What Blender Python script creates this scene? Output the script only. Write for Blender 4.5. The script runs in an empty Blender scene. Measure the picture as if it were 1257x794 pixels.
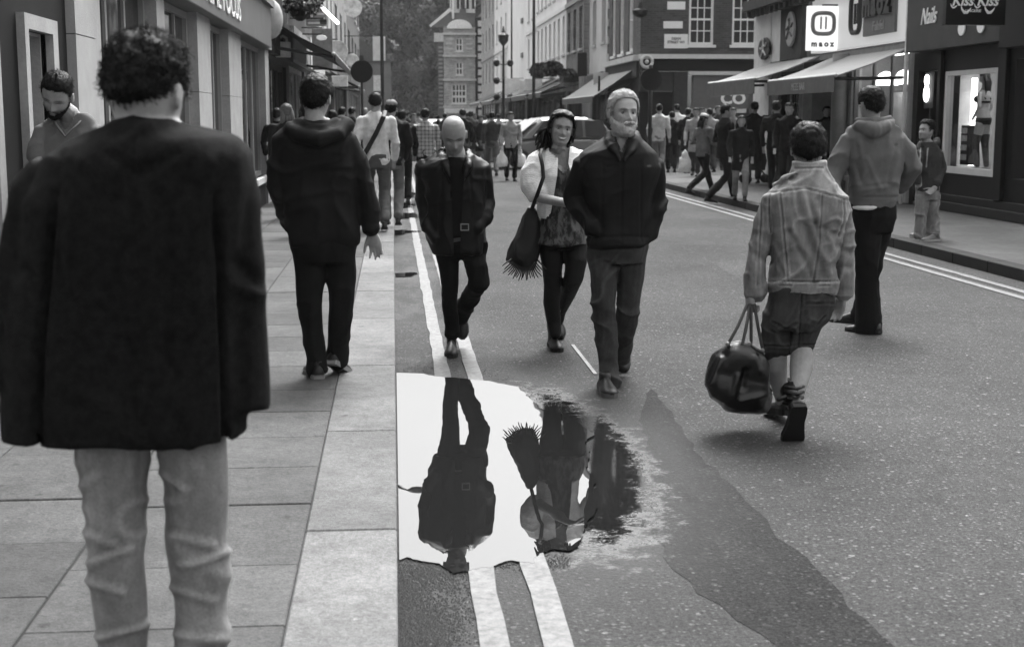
import bpy, bmesh, math, random
import numpy as np
from mathutils import Vector, Matrix, Euler
random.seed(7)
RNG = np.random.default_rng(11)
SC = bpy.context.scene
COL = SC.collection
# ---------------------------------------------------------------- camera
PW, PH, FL = 1257.0, 794.0, 1700.0
PITCH = math.atan(253.0/FL)
YAW = math.atan(146.5*math.cos(PITCH)/FL)
CAMZ = 1.6
cam = bpy.data.cameras.new('camera'); camo = bpy.data.objects.new('camera', cam); COL.objects.link(camo)
cam.sensor_width = 36.0; cam.lens = 36.0*FL/PW; cam.clip_end = 3000; cam.clip_start = 0.05
camo.location = (0, 0, CAMZ); camo.rotation_euler = (math.pi/2-PITCH, 0, -YAW)
cam.dof.use_dof = True; cam.dof.focus_distance = 8.4; cam.dof.aperture_fstop = 5.0
SC.camera = camo
# ---------------------------------------------------------------- sky, sun, exposure
SUN_EL, SUN_ROT = 58, 20
world = bpy.data.worlds.new('World'); SC.world = world; world.use_nodes = True
wn, wl = world.node_tree.nodes, world.node_tree.links
wn.clear()
sky = wn.new('ShaderNodeTexSky'); sky.sky_type = 'NISHITA'; sky.sun_disc = False
sky.sun_elevation = math.radians(SUN_EL); sky.sun_rotation = math.radians(SUN_ROT)
sky.air_density = 2.0; sky.dust_density = 10.0; sky.ozone_density = 1.0
bw = wn.new('ShaderNodeRGBToBW'); bg = wn.new('ShaderNodeBackground'); wo = wn.new('ShaderNodeOutputWorld')
bg.inputs[1].default_value = 0.15
wl.new(sky.outputs[0], bw.inputs[0]); wl.new(bw.outputs[0], bg.inputs[0]); wl.new(bg.outputs[0], wo.inputs[0])
sl = bpy.data.lights.new('sun', 'SUN'); sl.energy = 0.75; sl.angle = math.radians(16); sl.color = (1, 1, 1)
so = bpy.data.objects.new('sun', sl); COL.objects.link(so)
sd = Vector((math.cos(math.radians(SUN_EL))*math.sin(math.radians(SUN_ROT)), math.cos(math.radians(SUN_EL))*math.cos(math.radians(SUN_ROT)), math.sin(math.radians(SUN_EL))))
so.rotation_euler = sd.to_track_quat('Z', 'Y').to_euler()
SC.view_settings.view_transform = 'Standard'; SC.view_settings.look = 'None'
SC.view_settings.exposure = 1.6; SC.view_settings.gamma = 1
# ---------------------------------------------------------------- pixel <-> place
cF = np.array([math.sin(YAW)*math.cos(PITCH), math.cos(YAW)*math.cos(PITCH), -math.sin(PITCH)])
cR = np.array([math.cos(YAW), -math.sin(YAW), 0.0])
cU = np.cross(cR, cF)
CAM = np.array([0, 0, CAMZ])
def ray(px, py): return cF + cR*((px-PW/2)/FL) + cU*((PH/2-py)/FL)
def P(px, py, Y):
    r = ray(px, py); return CAM + r*(Y/r[1])
def G(px, py, z=0.0):
    r = ray(px, py); return CAM + r*((z-CAMZ)/r[2])
def mpp(p): return float(np.dot(np.asarray(p)-CAM, cF))/FL
def proj(v):
    q = v-CAM; d = q@cF
    return PW/2+FL*(q@cR)/d, PH/2-FL*(q@cU)/d
def ss(a, b, x):
    t = np.clip((np.asarray(x, float)-a)/(b-a), 0, 1); return t*t*(3-2*t)
def A(*a): return np.array(a, float)
def unit(v):
    v = np.asarray(v, float); return v/(np.linalg.norm(v)+1e-12)
# ---------------------------------------------------------------- vectorised value noise
def _h(i, j, k):
    n = (i*374761393 + j*668265263 + k*2147483647 + 1013904223) & 0xffffffff
    n = ((n ^ (n >> 13))*1274126177) & 0xffffffff
    return ((n ^ (n >> 16)) & 0xffff)/65535.0
def vn(p):
    f = np.floor(p).astype(np.int64); t = p-f; t = t*t*(3-2*t); r = 0
    for a in (0, 1):
        for b in (0, 1):
            for c in (0, 1):
                w = (t[:, 0] if a else 1-t[:, 0])*(t[:, 1] if b else 1-t[:, 1])*(t[:, 2] if c else 1-t[:, 2])
                r = r + w*_h(f[:, 0]+a, f[:, 1]+b, f[:, 2]+c)
    return r*2-1
def ridge(p): return 1-2*np.abs(vn(p))
# ---------------------------------------------------------------- mesh collector
class MB:
    def __init__(s): s.v = []; s.f = []; s.n = 0
    def add(s, v, f):
        v = np.asarray(v, float).reshape(-1, 3); s.v.append(v)
        s.f += [tuple(i+s.n for i in q) for q in f]; s.n += len(v); return s
    def V(s): return np.vstack(s.v) if s.v else np.zeros((0, 3))
    def box(s, x0, x1, y0, y1, z0, z1):
        v = [(x, y, z) for x in (x0, x1) for y in (y0, y1) for z in (z0, z1)]
        return s.add(v, [(0, 1, 3, 2), (4, 6, 7, 5), (0, 4, 5, 1), (2, 3, 7, 6), (0, 2, 6, 4), (1, 5, 7, 3)])
    def loft(s, rings, cap=True):
        n = len(rings[0]); m = len(rings); v = np.vstack(rings); f = []
        for i in range(m-1):
            for j in range(n):
                k = (j+1) % n; f.append((i*n+j, i*n+k, (i+1)*n+k, (i+1)*n+j))
        if cap: f.append(tuple(range(n))[::-1]); f.append(tuple((m-1)*n+j for j in range(n)))
        return s.add(v, f)
    def tube(s, pts, rad, n=10, flat=1.0, fdir=None, ends=True):
        pts = [np.asarray(p, float) for p in pts]; rad = list(rad) if hasattr(rad, '__len__') else [rad]*len(pts)
        if ends:
            d0 = unit(pts[0]-pts[1]); d1 = unit(pts[-1]-pts[-2])
            pts = [pts[0]+d0*rad[0]*.6]+pts+[pts[-1]+d1*rad[-1]*.6]; rad = [rad[0]*.5]+rad+[rad[-1]*.5]
        rings = []; a = None
        for i, p in enumerate(pts):
            t = unit(pts[min(i+1, len(pts)-1)]-pts[max(i-1, 0)])
            if a is None:
                a = np.asarray(fdir, float) if fdir is not None else (A(1, 0, 0) if abs(t[0]) < .8 else A(0, 1, 0))
            a = unit(a-t*np.dot(a, t)); b = np.cross(t, a)
            rings.append([p+rad[i]*(a*math.cos(q)+b*math.sin(q)*flat) for q in np.linspace(0, 2*math.pi, n, endpoint=False)])
        return s.loft(rings)
    def ball(s, c, r, n=12, m=8):
        c = np.asarray(c, float); r = A(*(r if hasattr(r, '__len__') else (r, r, r)))
        rings = [[c+r*A(math.sin(t)*math.cos(q), math.sin(t)*math.sin(q), math.cos(t)) for q in np.linspace(0, 2*math.pi, n, endpoint=False)] for t in np.linspace(.12, math.pi-.12, m)]
        return s.loft(rings)
    def prism(s, poly, o, u, w, d):
        """poly in (a,b); o origin; u,w axes; d extrusion vector"""
        o, u, w, d = [np.asarray(q, float) for q in (o, u, w, d)]; n = len(poly)
        v = [o+u*a+w*b for a, b in poly]+[o+u*a+w*b+d for a, b in poly]
        return s.add(v, [tuple(range(n))[::-1], tuple(range(n, 2*n))]+[(i, (i+1) % n, n+(i+1) % n, n+i) for i in range(n)])
def ell(c, ax, ay, n=24, e=2.0):
    c = np.asarray(c, float); ax = np.asarray(ax, float); ay = np.asarray(ay, float); r = []
    for q in np.linspace(0, 2*math.pi, n, endpoint=False):
        x, y = math.cos(q), math.sin(q); r.append(c+ax*math.copysign(abs(x)**(2/e), x)+ay*math.copysign(abs(y)**(2/e), y))
    return r
def build(name, mb, mat, parent=None, loc=None, smooth=False, tone=None, fix=True, bevel=0):
    """link as one mesh object; vertices are given in the place's coordinates, kept relative to loc / the parent"""
    if isinstance(mb, MB): V, Fc = mb.V(), mb.f
    else: V, Fc = mb
    base = np.zeros(3)
    if parent is not None: base = world_of(parent)
    l = np.zeros(3) if loc is None else np.asarray(loc, float)-base
    me = bpy.data.meshes.new(name); me.from_pydata((V-base-l).tolist(), [], Fc); me.validate()
    if fix or bevel:
        bm = bmesh.new(); bm.from_mesh(me)
        if bevel: bmesh.ops.bevel(bm, geom=bm.edges[:], offset=bevel, segments=1, affect='EDGES', profile=.6)
        bmesh.ops.recalc_face_normals(bm, faces=bm.faces); bm.to_mesh(me); bm.free()
    if smooth: me.polygons.foreach_set('use_smooth', [True]*len(me.polygons))
    if tone is not None:
        at = me.attributes.new('tone', 'FLOAT', 'POINT'); at.data.foreach_set('value', np.asarray(tone, np.float32))
    me.materials.append(mat)
    o = bpy.data.objects.new(name, me); COL.objects.link(o); o.location = l
    if parent is not None: o.parent = parent
    return o
def world_of(o):
    p = np.zeros(3)
    while o is not None: p = p+np.array(o.location); o = o.parent
    return p
def thing(name, label, cat, loc=(0, 0, 0), group=None):
    o = bpy.data.objects.new(name, None); COL.objects.link(o); o.location = tuple(loc); o.empty_display_size = .1
    o['label'] = label; o['category'] = cat
    if group: o['group'] = group
    return o
def tag(o, label, cat, group=None):
    o['label'] = label; o['category'] = cat
    if group: o['group'] = group
    return o
def struct(o): o['kind'] = 'structure'; return o
# voxel union of many overlapping solids -> one smooth skin
def union(mb, vox=.012, sm=3):
    me = bpy.data.meshes.new('tmp'); me.from_pydata(mb.V().tolist(), [], mb.f)
    bm = bmesh.new(); bm.from_mesh(me); bmesh.ops.recalc_face_normals(bm, faces=bm.faces); bm.to_mesh(me); bm.free()
    o = bpy.data.objects.new('tmp', me); COL.objects.link(o)
    m = o.modifiers.new('r', 'REMESH'); m.mode = 'VOXEL'; m.voxel_size = vox; m.use_smooth_shade = True
    if sm: s_ = o.modifiers.new('s', 'SMOOTH'); s_.factor = .5; s_.iterations = sm
    dg = bpy.context.evaluated_depsgraph_get(); e = o.evaluated_get(dg); q = e.to_mesh()
    n = len(q.vertices); V = np.empty(n*3); q.vertices.foreach_get('co', V); V = V.reshape(-1, 3)
    N = np.empty(n*3, np.float32); q.vertex_normals.foreach_get('vector', N); N = N.reshape(-1, 3).astype(float)
    Fc = [tuple(p.vertices) for p in q.polygons]
    e.to_mesh_clear(); bpy.data.objects.remove(o); bpy.data.meshes.remove(me)
    return V, N, Fc
# ---------------------------------------------------------------- materials (the photograph is black and white: every colour is a grey)
def nt(name):
    m = bpy.data.materials.new(name); m.use_nodes = True; t = m.node_tree; t.nodes.clear()
    o = t.nodes.new('ShaderNodeOutputMaterial'); b = t.nodes.new('ShaderNodeBsdfPrincipled'); t.links.new(b.outputs[0], o.inputs[0])
    return m, t, b
def nd(t, ty, ins=None, **kw):
    n = t.nodes.new(ty)
    for k, v in kw.items(): setattr(n, k, v)
    for k, v in (ins or {}).items():
        if isinstance(v, bpy.types.NodeSocket): t.links.new(v, n.inputs[k])
        else: n.inputs[k].default_value = v
    return n
def math_(t, op, a, b=0.0, c=None):
    n = nd(t, 'ShaderNodeMath', operation=op)
    for i, v in enumerate((a, b) if c is None else (a, b, c)):
        if isinstance(v, bpy.types.NodeSocket): t.links.new(v, n.inputs[i])
        else: n.inputs[i].default_value = v
    return n.outputs[0]
def rng(t, v, a, b, c, d):
    return nd(t, 'ShaderNodeMapRange', {0: v, 1: a, 2: b, 3: c, 4: d}).outputs[0]
def noise(t, co, sc, det=4, ro=.6):
    n = nd(t, 'ShaderNodeTexNoise', {'Scale': sc, 'Detail': det, 'Roughness': ro}); t.links.new(co, n.inputs['Vector']); return n.outputs[0]
def obco(t, scale=(1, 1, 1)):
    c = nd(t, 'ShaderNodeTexCoord').outputs['Object']
    if scale != (1, 1, 1): c = nd(t, 'ShaderNodeMapping', {'Vector': c, 'Scale': scale}).outputs[0]
    return c
_mc = {}; ALB = .95
def M(v, rough=.8, var=.25, sc=6, bump=.25, bsc=60, kind='', spec=.4, stretch=(1, 1, 1), key=None):
    """general grey surface: broad stains, fine grain, fine relief"""
    v = v*ALB*(.33 if v < .035 else .75 if v < .07 else 1.15 if v > .39 else 1.0); spec = spec*(.35 if kind in ('fabric', 'denim', 'knit', 'check', 'print', 'hair') else .8)
    k = (v, rough, var, sc, bump, bsc, kind, spec, stretch)
    if k in _mc: return _mc[k]
    m, t, b = nt((kind or 'grey')+'_surface')
    co = obco(t, stretch)
    n1 = noise(t, co, sc, 5, .65); n2 = noise(t, co, bsc, 3, .7)
    f = math_(t, 'MULTIPLY', rng(t, n1, .25, .75, 1-var, 1+var), rng(t, n2, .2, .8, 1-var*.7, 1+var*.7))
    if kind in ('skin', 'fabric', 'denim', 'knit', 'check', 'print', 'car'):
        at = nd(t, 'ShaderNodeAttribute', attribute_name='tone').outputs['Fac']
        f = math_(t, 'MULTIPLY', f, at)
    hgt = n2
    if kind == 'denim':
        pt = nd(t, 'ShaderNodeNewGeometry').outputs['Pointiness']
        w = rng(t, pt, .44, .56, .45, 1.75)
        n3 = noise(t, nd(t, 'ShaderNodeMapping', {'Vector': co, 'Scale': (1, 1, .25)}).outputs[0], 16, 5, .7)
        f = math_(t, 'MULTIPLY', math_(t, 'MULTIPLY', f, w), rng(t, n3, .3, .7, .78, 1.22))
    if kind == 'knit':
        wv = nd(t, 'ShaderNodeTexWave', {'Scale': 22.0, 'Distortion': 9.0, 'Detail': 3.0, 'Detail Scale': 2.0}, bands_direction='Z'); t.links.new(co, wv.inputs['Vector'])
        f = math_(t, 'MULTIPLY', f, rng(t, wv.outputs['Fac'], 0, 1, .92, 1.03)); hgt = wv.outputs['Fac']
    if kind == 'check':
        sx = nd(t, 'ShaderNodeSeparateXYZ', {0: co})
        a1 = math_(t, 'GREATER_THAN', math_(t, 'FRACT', math_(t, 'MULTIPLY', sx.outputs[0], 14)), .68)
        a2 = math_(t, 'GREATER_THAN', math_(t, 'FRACT', math_(t, 'MULTIPLY', sx.outputs[2], 14)), .68)
        f = math_(t, 'MULTIPLY', f, rng(t, math_(t, 'ADD', a1, a2), 0, 2, 1.3, .25))
    if kind == 'print':
        n4 = noise(t, nd(t, 'ShaderNodeMapping', {'Vector': co, 'Scale': (1, 1, .45)}).outputs[0], 32, 3, .6)
        f = math_(t, 'MULTIPLY', f, rng(t, n4, .45, .58, .55, 2.4))
    val = math_(t, 'MULTIPLY', f, v)
    t.links.new(val, b.inputs['Base Color'])
    b.inputs['Roughness'].default_value = rough; b.inputs['Specular IOR Level'].default_value = spec
    if kind == 'skin':
        b.inputs['Subsurface Weight'].default_value = .12; b.inputs['Subsurface Radius'].default_value = (.01, .01, .01); b.inputs['Subsurface Scale'].default_value = .5
    if bump:
        bp = nd(t, 'ShaderNodeBump', {'Strength': bump, 'Distance': .004 if kind in ('skin', 'fabric', 'denim', 'knit', 'check', 'print') else .01, 'Height': hgt})
        t.links.new(bp.outputs[0], b.inputs['Normal'])
    _mc[k] = m; return m
def MEM(v, strength):
    m, t, b = nt('lit_surface'); b.inputs['Base Color'].default_value = (v, v, v, 1)
    b.inputs['Emission Color'].default_value = (1, 1, 1, 1); b.inputs['Emission Strength'].default_value = strength; return m
def brick_mat(v, scale=1.0, axis='x', mortar=1.6, name='brick_surface', bw_=.225, bh=.075):
    v = v*ALB*1.1
    m, t, b = nt(name); c = nd(t, 'ShaderNodeSeparateXYZ', {0: obco(t)})
    cc = nd(t, 'ShaderNodeCombineXYZ'); t.links.new(c.outputs[0 if axis == 'x' else 1], cc.inputs[0]); t.links.new(c.outputs[2], cc.inputs[1])
    br = nd(t, 'ShaderNodeTexBrick', {'Vector': cc.outputs[0], 'Color1': (v*.7, v*.7, v*.7, 1), 'Color2': (v*1.3, v*1.3, v*1.3, 1), 'Mortar': (v*mortar, v*mortar, v*mortar, 1), 'Scale': 1.0/scale, 'Mortar Size': .008, 'Brick Width': bw_, 'Row Height': bh})
    n = rng(t, noise(t, obco(t), 1.3, 6, .7), .3, .7, .7, 1.25)
    mx = nd(t, 'ShaderNodeMix', data_type='RGBA', blend_type='MULTIPLY'); mx.inputs[0].default_value = 1
    t.links.new(br.outputs[0], mx.inputs[6]); t.links.new(n, mx.inputs[7]); t.links.new(mx.outputs[2], b.inputs['Base Color'])
    bp = nd(t, 'ShaderNodeBump', {'Strength': .6, 'Distance': .01, 'Height': math_(t, 'SUBTRACT', 1.0, br.outputs['Fac'])}); t.links.new(bp.outputs[0], b.inputs['Normal'])
    b.inputs['Roughness'].default_value = .9; return m
def glass_mat(v=.02, rough=.04):
    m, t, b = nt('window_glass'); b.inputs['Base Color'].default_value = (v, v, v, 1); b.inputs['Roughness'].default_value = rough
    n = noise(t, obco(t), 1.5, 2, .5); bp = nd(t, 'ShaderNodeBump', {'Strength': .15, 'Distance': .02, 'Height': n}); t.links.new(bp.outputs[0], b.inputs['Normal']); return m
def clear_glass():
    m = bpy.data.materials.new('clear_glass'); m.use_nodes = True; t = m.node_tree; t.nodes.clear()
    o = t.nodes.new('ShaderNodeOutputMaterial'); tr = t.nodes.new('ShaderNodeBsdfTransparent'); tr.inputs[0].default_value = (.9, .9, .9, 1)
    gl = nd(t, 'ShaderNodeBsdfGlossy', {'Roughness': .02}); fr = nd(t, 'ShaderNodeLayerWeight', {'Blend': .5})
    fa = math_(t, 'ADD', math_(t, 'MULTIPLY', math_(t, 'POWER', fr.outputs['Facing'], 5.0), .5), .03)
    mx = nd(t, 'ShaderNodeMixShader', {0: fa, 1: tr.outputs[0], 2: gl.outputs[0]}); t.links.new(mx.outputs[0], o.inputs[0]); return m
BLACK = M(.012, .55, .3, 6, .2, 60, 'paint'); DARK = M(.03, .6, .3, 5, .25, 50, 'paint'); GREYP = M(.16, .7, .2, 4, .2, 50, 'paint')
WHITE = M(.72, .6, .1, 4, .15, 50, 'paint'); PALE = M(.34, .8, .18, 3, .3, 40, 'stone'); METAL = M(.035, .4, .2, 8, .1, 80, 'metal')
GLASS = glass_mat(); CLEAR = clear_glass()
# ================================================================ people
HZ = [(.1185, .004, .004, .004), (.116, .022, .02, .03), (.110, .038, .034, .05), (.10, .052, .05, .07), (.08, .066, .068, .087), (.055, .073, .08, .096), (.03, .0755, .085, .099), (.015, .075, .087, .099),
      (0, .0735, .084, .098), (-.02, .071, .084, .093), (-.04, .068, .084, .084), (-.06, .064, .083, .070), (-.08, .057, .082, .055), (-.095, .048, .080, .045), (-.107, .036, .073, .035), (-.115, .022, .055, .02), (-.118, .004, .02, .004)]
HZ = np.array(HZ)[::-1]
def head_surface(nz=46, na=56, zmin=-.118, zmax=.1185, off=0.0):
    """points of the head in its own frame: x to its right, y out of the face, z up"""
    t = np.linspace(0, 1, nz); z = zmin+(zmax-zmin)*(.5-.5*np.cos(np.pi*t))*.6+(zmax-zmin)*t*.4
    w = np.interp(z, HZ[:, 0], HZ[:, 1]); fr = np.interp(z, HZ[:, 0], HZ[:, 2]); bk = np.interp(z, HZ[:, 0], HZ[:, 3])
    a = np.linspace(0, 2*np.pi, na, endpoint=False)
    S, C = np.sin(a)[None], np.cos(a)[None]; e = 2/2.25
    x = w[:, None]*np.sign(S)*np.abs(S)**e; y = np.where(C > 0, fr[:, None], bk[:, None])*np.sign(C)*np.abs(C)**e
    z = np.repeat(z[:, None], na, 1)
    return x, y, z
def face_relief(x, y, z, smile=0, nose=1.0):
    g = lambda cx, cz, sx, sz: np.exp(-((x-cx)/sx)**2-((z-cz)/sz)**2)
    f = (y > 0)*1.0; d = np.zeros_like(x)
    nh = np.interp(z, [-.054, -.048, -.04, -.034, -.015, .004, .014], [0, .010, .023, .024, .015, .005, 0])*nose
    nw = np.interp(z, [-.05, -.035, 0], [.013, .011, .0085]); d += nh*np.exp(-(x/nw)**2)
    for s in (-1, 1):
        d += .008*g(s*.014, -.041, .007, .007); d -= .016*g(s*.031, -.002, .017, .011); d += .007*g(s*.03, .017, .022, .006)
        d += (.004+.004*smile)*g(s*.043, -.026, .016, .016); d -= .006*g(s*.045, -.068, .014, .02)*(1-smile)
        d -= .003*g(s*(.028+.006*smile), -.052, .005, .012)
    mw = .022+.006*smile
    d += .006*np.exp(-(x/mw)**4-((z+.061)/.0042)**2)+.007*np.exp(-(x/(mw*.9))**4-((z+.075)/.005)**2)-.004*np.exp(-(x/mw)**4-((z+.0675)/.0025)**2)
    d += .006*g(0, -.1, .016, .012)-.005*g(0, -.086, .016, .005)
    return d*f
class Frame:
    """head frame: yaw 0 looks along +Y (away), 180 looks back at -Y; pitch>0 looks down; roll tilts"""
    def __init__(s, o, yaw=0, pitch=0, roll=0, sc=1.0):
        s.o = np.asarray(o, float); s.s = sc
        s.R = np.array((Matrix.Rotation(math.radians(-yaw), 3, 'Z') @ Matrix.Rotation(math.radians(-pitch), 3, 'X') @ Matrix.Rotation(math.radians(roll), 3, 'Y')))
    def w(s, p): return s.o+(np.asarray(p, float)*s.s) @ s.R.T
    def l(s, p): return ((np.asarray(p, float)-s.o) @ s.R)/s.s
    def d(s, v): return np.asarray(v, float) @ s.R.T
def add_head(mb, fr, smile=0, nose=1.0, ears=True, nz=46, na=56):
    mb.body = True
    x, y, z = head_surface(nz, na); d = face_relief(x, y, z, smile, nose); y = y+d
    p = np.stack([x, y, z], -1); mb.loft([fr.w(p[i]) for i in range(nz)])
    if ears:
        for s in (-1, 1):
            rr = [fr.w(ell((s*(.074+t*.012), -.008-t*.006, -.008), (0, .016*k, .004*k), (0, -.004*k, .031*k), 12)) for t, k in ((-.6, .7), (.3, .9), (1, 1), (1.25, .8))]
            mb.loft(rr)
    # neck
    mb.tube([fr.w((0, -.022, -.05)), fr.w((0, -.022, -.10)), fr.w((0, -.022, -.135))], [.052*fr.s, .052*fr.s, .053*fr.s], 16)
def hairline(x, y, short=1.0, back=-.06):
    a = np.degrees(np.abs(np.arctan2(x, y)))
    return np.interp(a, [0, 40, 62, 74, 84, 92, 108, 122, 180], [.072, .066, .045, -.005, -.018, .012, .012, back+.03, back])
def hair_cap(fr, thick=.014, back=-.06, lump=.006, freq=60, top=1.0, mask=None, nz=50, na=64, seed=0):
    x, y, z = head_surface(nz, na, -.10 if back < -.08 else -.09)
    cz = .01; n = np.stack([x, y, z-cz], -1); n /= np.linalg.norm(n, axis=-1, keepdims=True)
    hl = hairline(x, y, back=back) if mask is None else mask(x, y, z)
    k = ss(-.004, .018, z-hl); th = thick*(.35+.65*k)*(1+(top-1)*ss(.03, .1, z))
    p = np.stack([x, y, z], -1)
    q = p.reshape(-1, 3)
    th = th+k*(lump*vn(q*freq+seed*7.1)+lump*.6*vn(q*freq*2.3+seed)).reshape(th.shape)
    v = (p+n*th[..., None]).reshape(-1, 3); keep = (z > hl).reshape(-1); F_ = []
    for i in range(nz-1):
        for j in range(na):
            k2 = (j+1) % na; q4 = (i*na+j, i*na+k2, (i+1)*na+k2, (i+1)*na+j)
            if all(keep[c] for c in q4): F_.append(q4)
    F_.append(tuple((nz-1)*na+j for j in range(na)))
    used = sorted({c for f in F_ for c in f}); mp = {c: i for i, c in enumerate(used)}
    roots = v[used]; return fr.w(roots), [tuple(mp[c] for c in f) for f in F_], fr.d(n.reshape(-1, 3)[used])
def strands(mb, roots, normals, n, length, down=.5, curl=0.0, rad=.0011, seed=1, seg=4, grow=None):
    r = np.random.default_rng(seed); idx = r.integers(0, len(roots), n)
    for i in idx:
        p = roots[i]+r.normal(0, .003, 3)-normals[i]*.004; L = length*r.uniform(.6, 1.25)
        d = unit(normals[i]+r.normal(0, .35, 3)+A(0, 0, -down)+(0 if grow is None else grow)); pts = [p]; side = unit(np.cross(d, r.normal(0, 1, 3)))
        for k in range(seg):
            d = unit(d+A(0, 0, -down*.35)+side*curl+r.normal(0, .12, 3)); side = unit(side-d*np.dot(side, d)) if curl else side
            if curl: side = unit(side*.5+np.cross(d, side)*.8)
            p = p+d*L/seg; pts.append(p)
        t0 = unit(np.cross(d, A(.3, .2, 1))); t1 = np.cross(d, t0)
        rr = [[q+t0*w, q+t1*w*.87-t0*w*.5, q-t1*w*.87-t0*w*.5] for q, w in zip(pts, [rad, rad, rad*.9, rad*.7, rad*.25][:seg+1])]
        mb.loft(rr, cap=False)
def hand(mb, w, d, n, side, curl=(25, 30, 20), size=1.0, spread=1.0, thumb=(.75, .6, .25), fan=None):
    """w wrist, d finger direction, n the way the palm faces, side +1/-1 puts the thumb on +-cross(d,n)"""
    d = unit(d); n = unit(n-d*np.dot(n, d)); l = np.cross(d, n)*side; w = np.asarray(w, float)
    mb.loft([ell(w+d*t*size, l*a*size, n*b*size, 14, 2.4) for t, a, b in ((-.03, .024, .017), (0, .026, .017), (.03, .036, .017), (.06, .041, .015), (.085, .040, .013), (.092, .036, .009))])
    for k, (o, L) in enumerate(((.030, .074), (.0105, .082), (-.0095, .076), (-.028, .060))):
        c = curl if fan is None else tuple(q*fan[k] for q in curl)
        fd = unit(d+l*o*spread*4.2); p = w+d*.078*size+l*o*size; pts = [p]; a = 0
        for j, fL in enumerate((.46, .30, .24)):
            a += math.radians(c[j]); dd = fd*math.cos(a)+n*math.sin(a); p = p+dd*L*fL*size; pts.append(p)
        mb.tube(pts, [.0098*size, .0088*size, .008*size, .0068*size], 8)
    t0 = w+d*.022*size+l*.026*size; t = unit(d*thumb[0]+l*thumb[1]+n*thumb[2]); p1 = t0+t*.042*size; p2 = p1+unit(t+d*.35)*.032*size; p3 = p2+unit(t+d*.6)*.026*size
    mb.tube([t0-t*.012, t0, p1, p2, p3], [.014*size, .015*size, .0115*size, .0098*size, .008*size], 8)
def shoe_geo(up, so, ankle, fwd, pitch=0, L=.285, wd=.05, boot=0.0, chunky=0.0):
    """shoe in place: ankle joint at 'ankle' (about .09 above the ground), fwd heading of the toes, pitch>0 lifts the heel"""
    f = unit(A(fwd[0], fwd[1], 0)); r = A(f[1], -f[0], 0); u = A(0, 0, 1); q = math.radians(pitch)
    f2 = f*math.cos(q)-u*math.sin(q); u2 = u*math.cos(q)+f*math.sin(q); o = np.asarray(ankle, float)-u2*.09
    T = lambda x, y, z: o+r*x+f2*y+u2*z
    out = [(-.075, .026), (-.065, .034), (-.03, .037), (.02, .034), (.07, .040), (.115, .048), (.155, .045), (.185, .032), (.20, .012)]
    k = L/.275
    rings = []
    sh = .026+chunky
    for y, w in out:
        h = np.interp(y, [-.075, -.03, .02, .06, .115, .185, .20], [.075, .088, .09, .078, .058, .045, .035])
        w = w*wd/.046
        rings.append([T(w*math.cos(a)*(1 if math.sin(a) < 0.1 else .86), y*k, sh+(h-sh)*max(0, math.sin(a))*.96-(.006 if math.sin(a) < 0 else 0)) for a in np.linspace(0, 2*math.pi, 16, endpoint=False)])
    up.loft(rings)
    up.loft([ell(T(0, -.02, z), r*a, f2*b, 14) for z, a, b in ((.03, .034, .05), (.07, .034, .048), (.10, .036, .046))+(tuple((.10+boot*t, .042+.006*t, .05+.008*t) for t in (.3, .6, 1)) if boot else ())])
    rs = [[T(x*wd/.046*1.0, y*k, 0) for x, y in [(w, y) for y, w in out]+[(-w, y) for y, w in out[::-1]]], [T(x*wd/.046*1.03, y*k, sh) for x, y in [(w, y) for y, w in out]+[(-w, y) for y, w in out[::-1]]]]
    so.loft(rs)
def wrinkled(V, N, amp, sc, seed=0, mix=.45):
    """cloth relief: narrow raised creases running along wandering lines, gathered in patches, over a faint broad swell"""
    q = V*np.asarray(sc)*.62+seed*13.7
    wob = np.stack([vn(V*3.3+seed), vn(V*3.3+seed+31), vn(V*3.3+seed+77)], -1)*.9
    m_ = ss(-.45, .55, vn(V*4.0+seed*3)); c1 = (1-np.abs(vn(q+wob)))**3.2; c2 = (1-np.abs(vn(q*1.9+wob*1.3+11)))**3
    d = amp*(1.9*(c1-.28)*(.35+.9*m_)+.8*(c2-.3)*(1-.5*m_)+.5*vn(V*6+seed+5))
    return V+N*d[:, None], d
class Person:
    def __init__(s, name_label, base, cat='person', group=None, name='person'):
        s.e = thing(name, name_label, cat, base, group); s.base = np.asarray(base, float)
    def garment(s, name, mb, mat, vox=.012, sm=3, amp=.006, sc=(9, 9, 13), seed=0, tonef=None, dispf=None, cut=None, label=None, group=None, edges=None):
        V, N, Fc = union(mb, vox, sm)
        if amp: V2, d = wrinkled(V, N, amp, sc, seed)
        else: V2 = V.copy()
        if dispf is not None: V2 = V2+N*dispf(V, N)[:, None]
        tone = np.ones(len(V)) if tonef is None else tonef(V, N)
        if cut is not None:
            if edges:
                px, py = proj_v(V); mp_ = (V-CAM) @ cF/FL
                for side, ys, xs in edges:
                    d = (px-np.interp(py, ys, xs))*side; hit = (d > 0) & (d < 1.9) & (N[:, 1] < .3) & (py > ys[0]) & (py < ys[-1]); V2[hit, 0] -= (d*side*mp_)[hit]
            k = cut(V, N); Fc = [f for f in Fc if not all(k[i] for i in f)]
            u = sorted({c for f in Fc for c in f}); mp = {c: i for i, c in enumerate(u)}; V2 = V2[u]; tone = tone[u]; Fc = [tuple(mp[c] for c in f) for f in Fc]
        o = build(name, (V2, Fc), mat, s.e, smooth=True, tone=tone, fix=False)
        if label: o['label'] = label
        return o
    def simple(s, name, mb, mat, smooth=True, **k): return build(name, mb, mat, s.e, smooth=smooth, **k)
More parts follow.
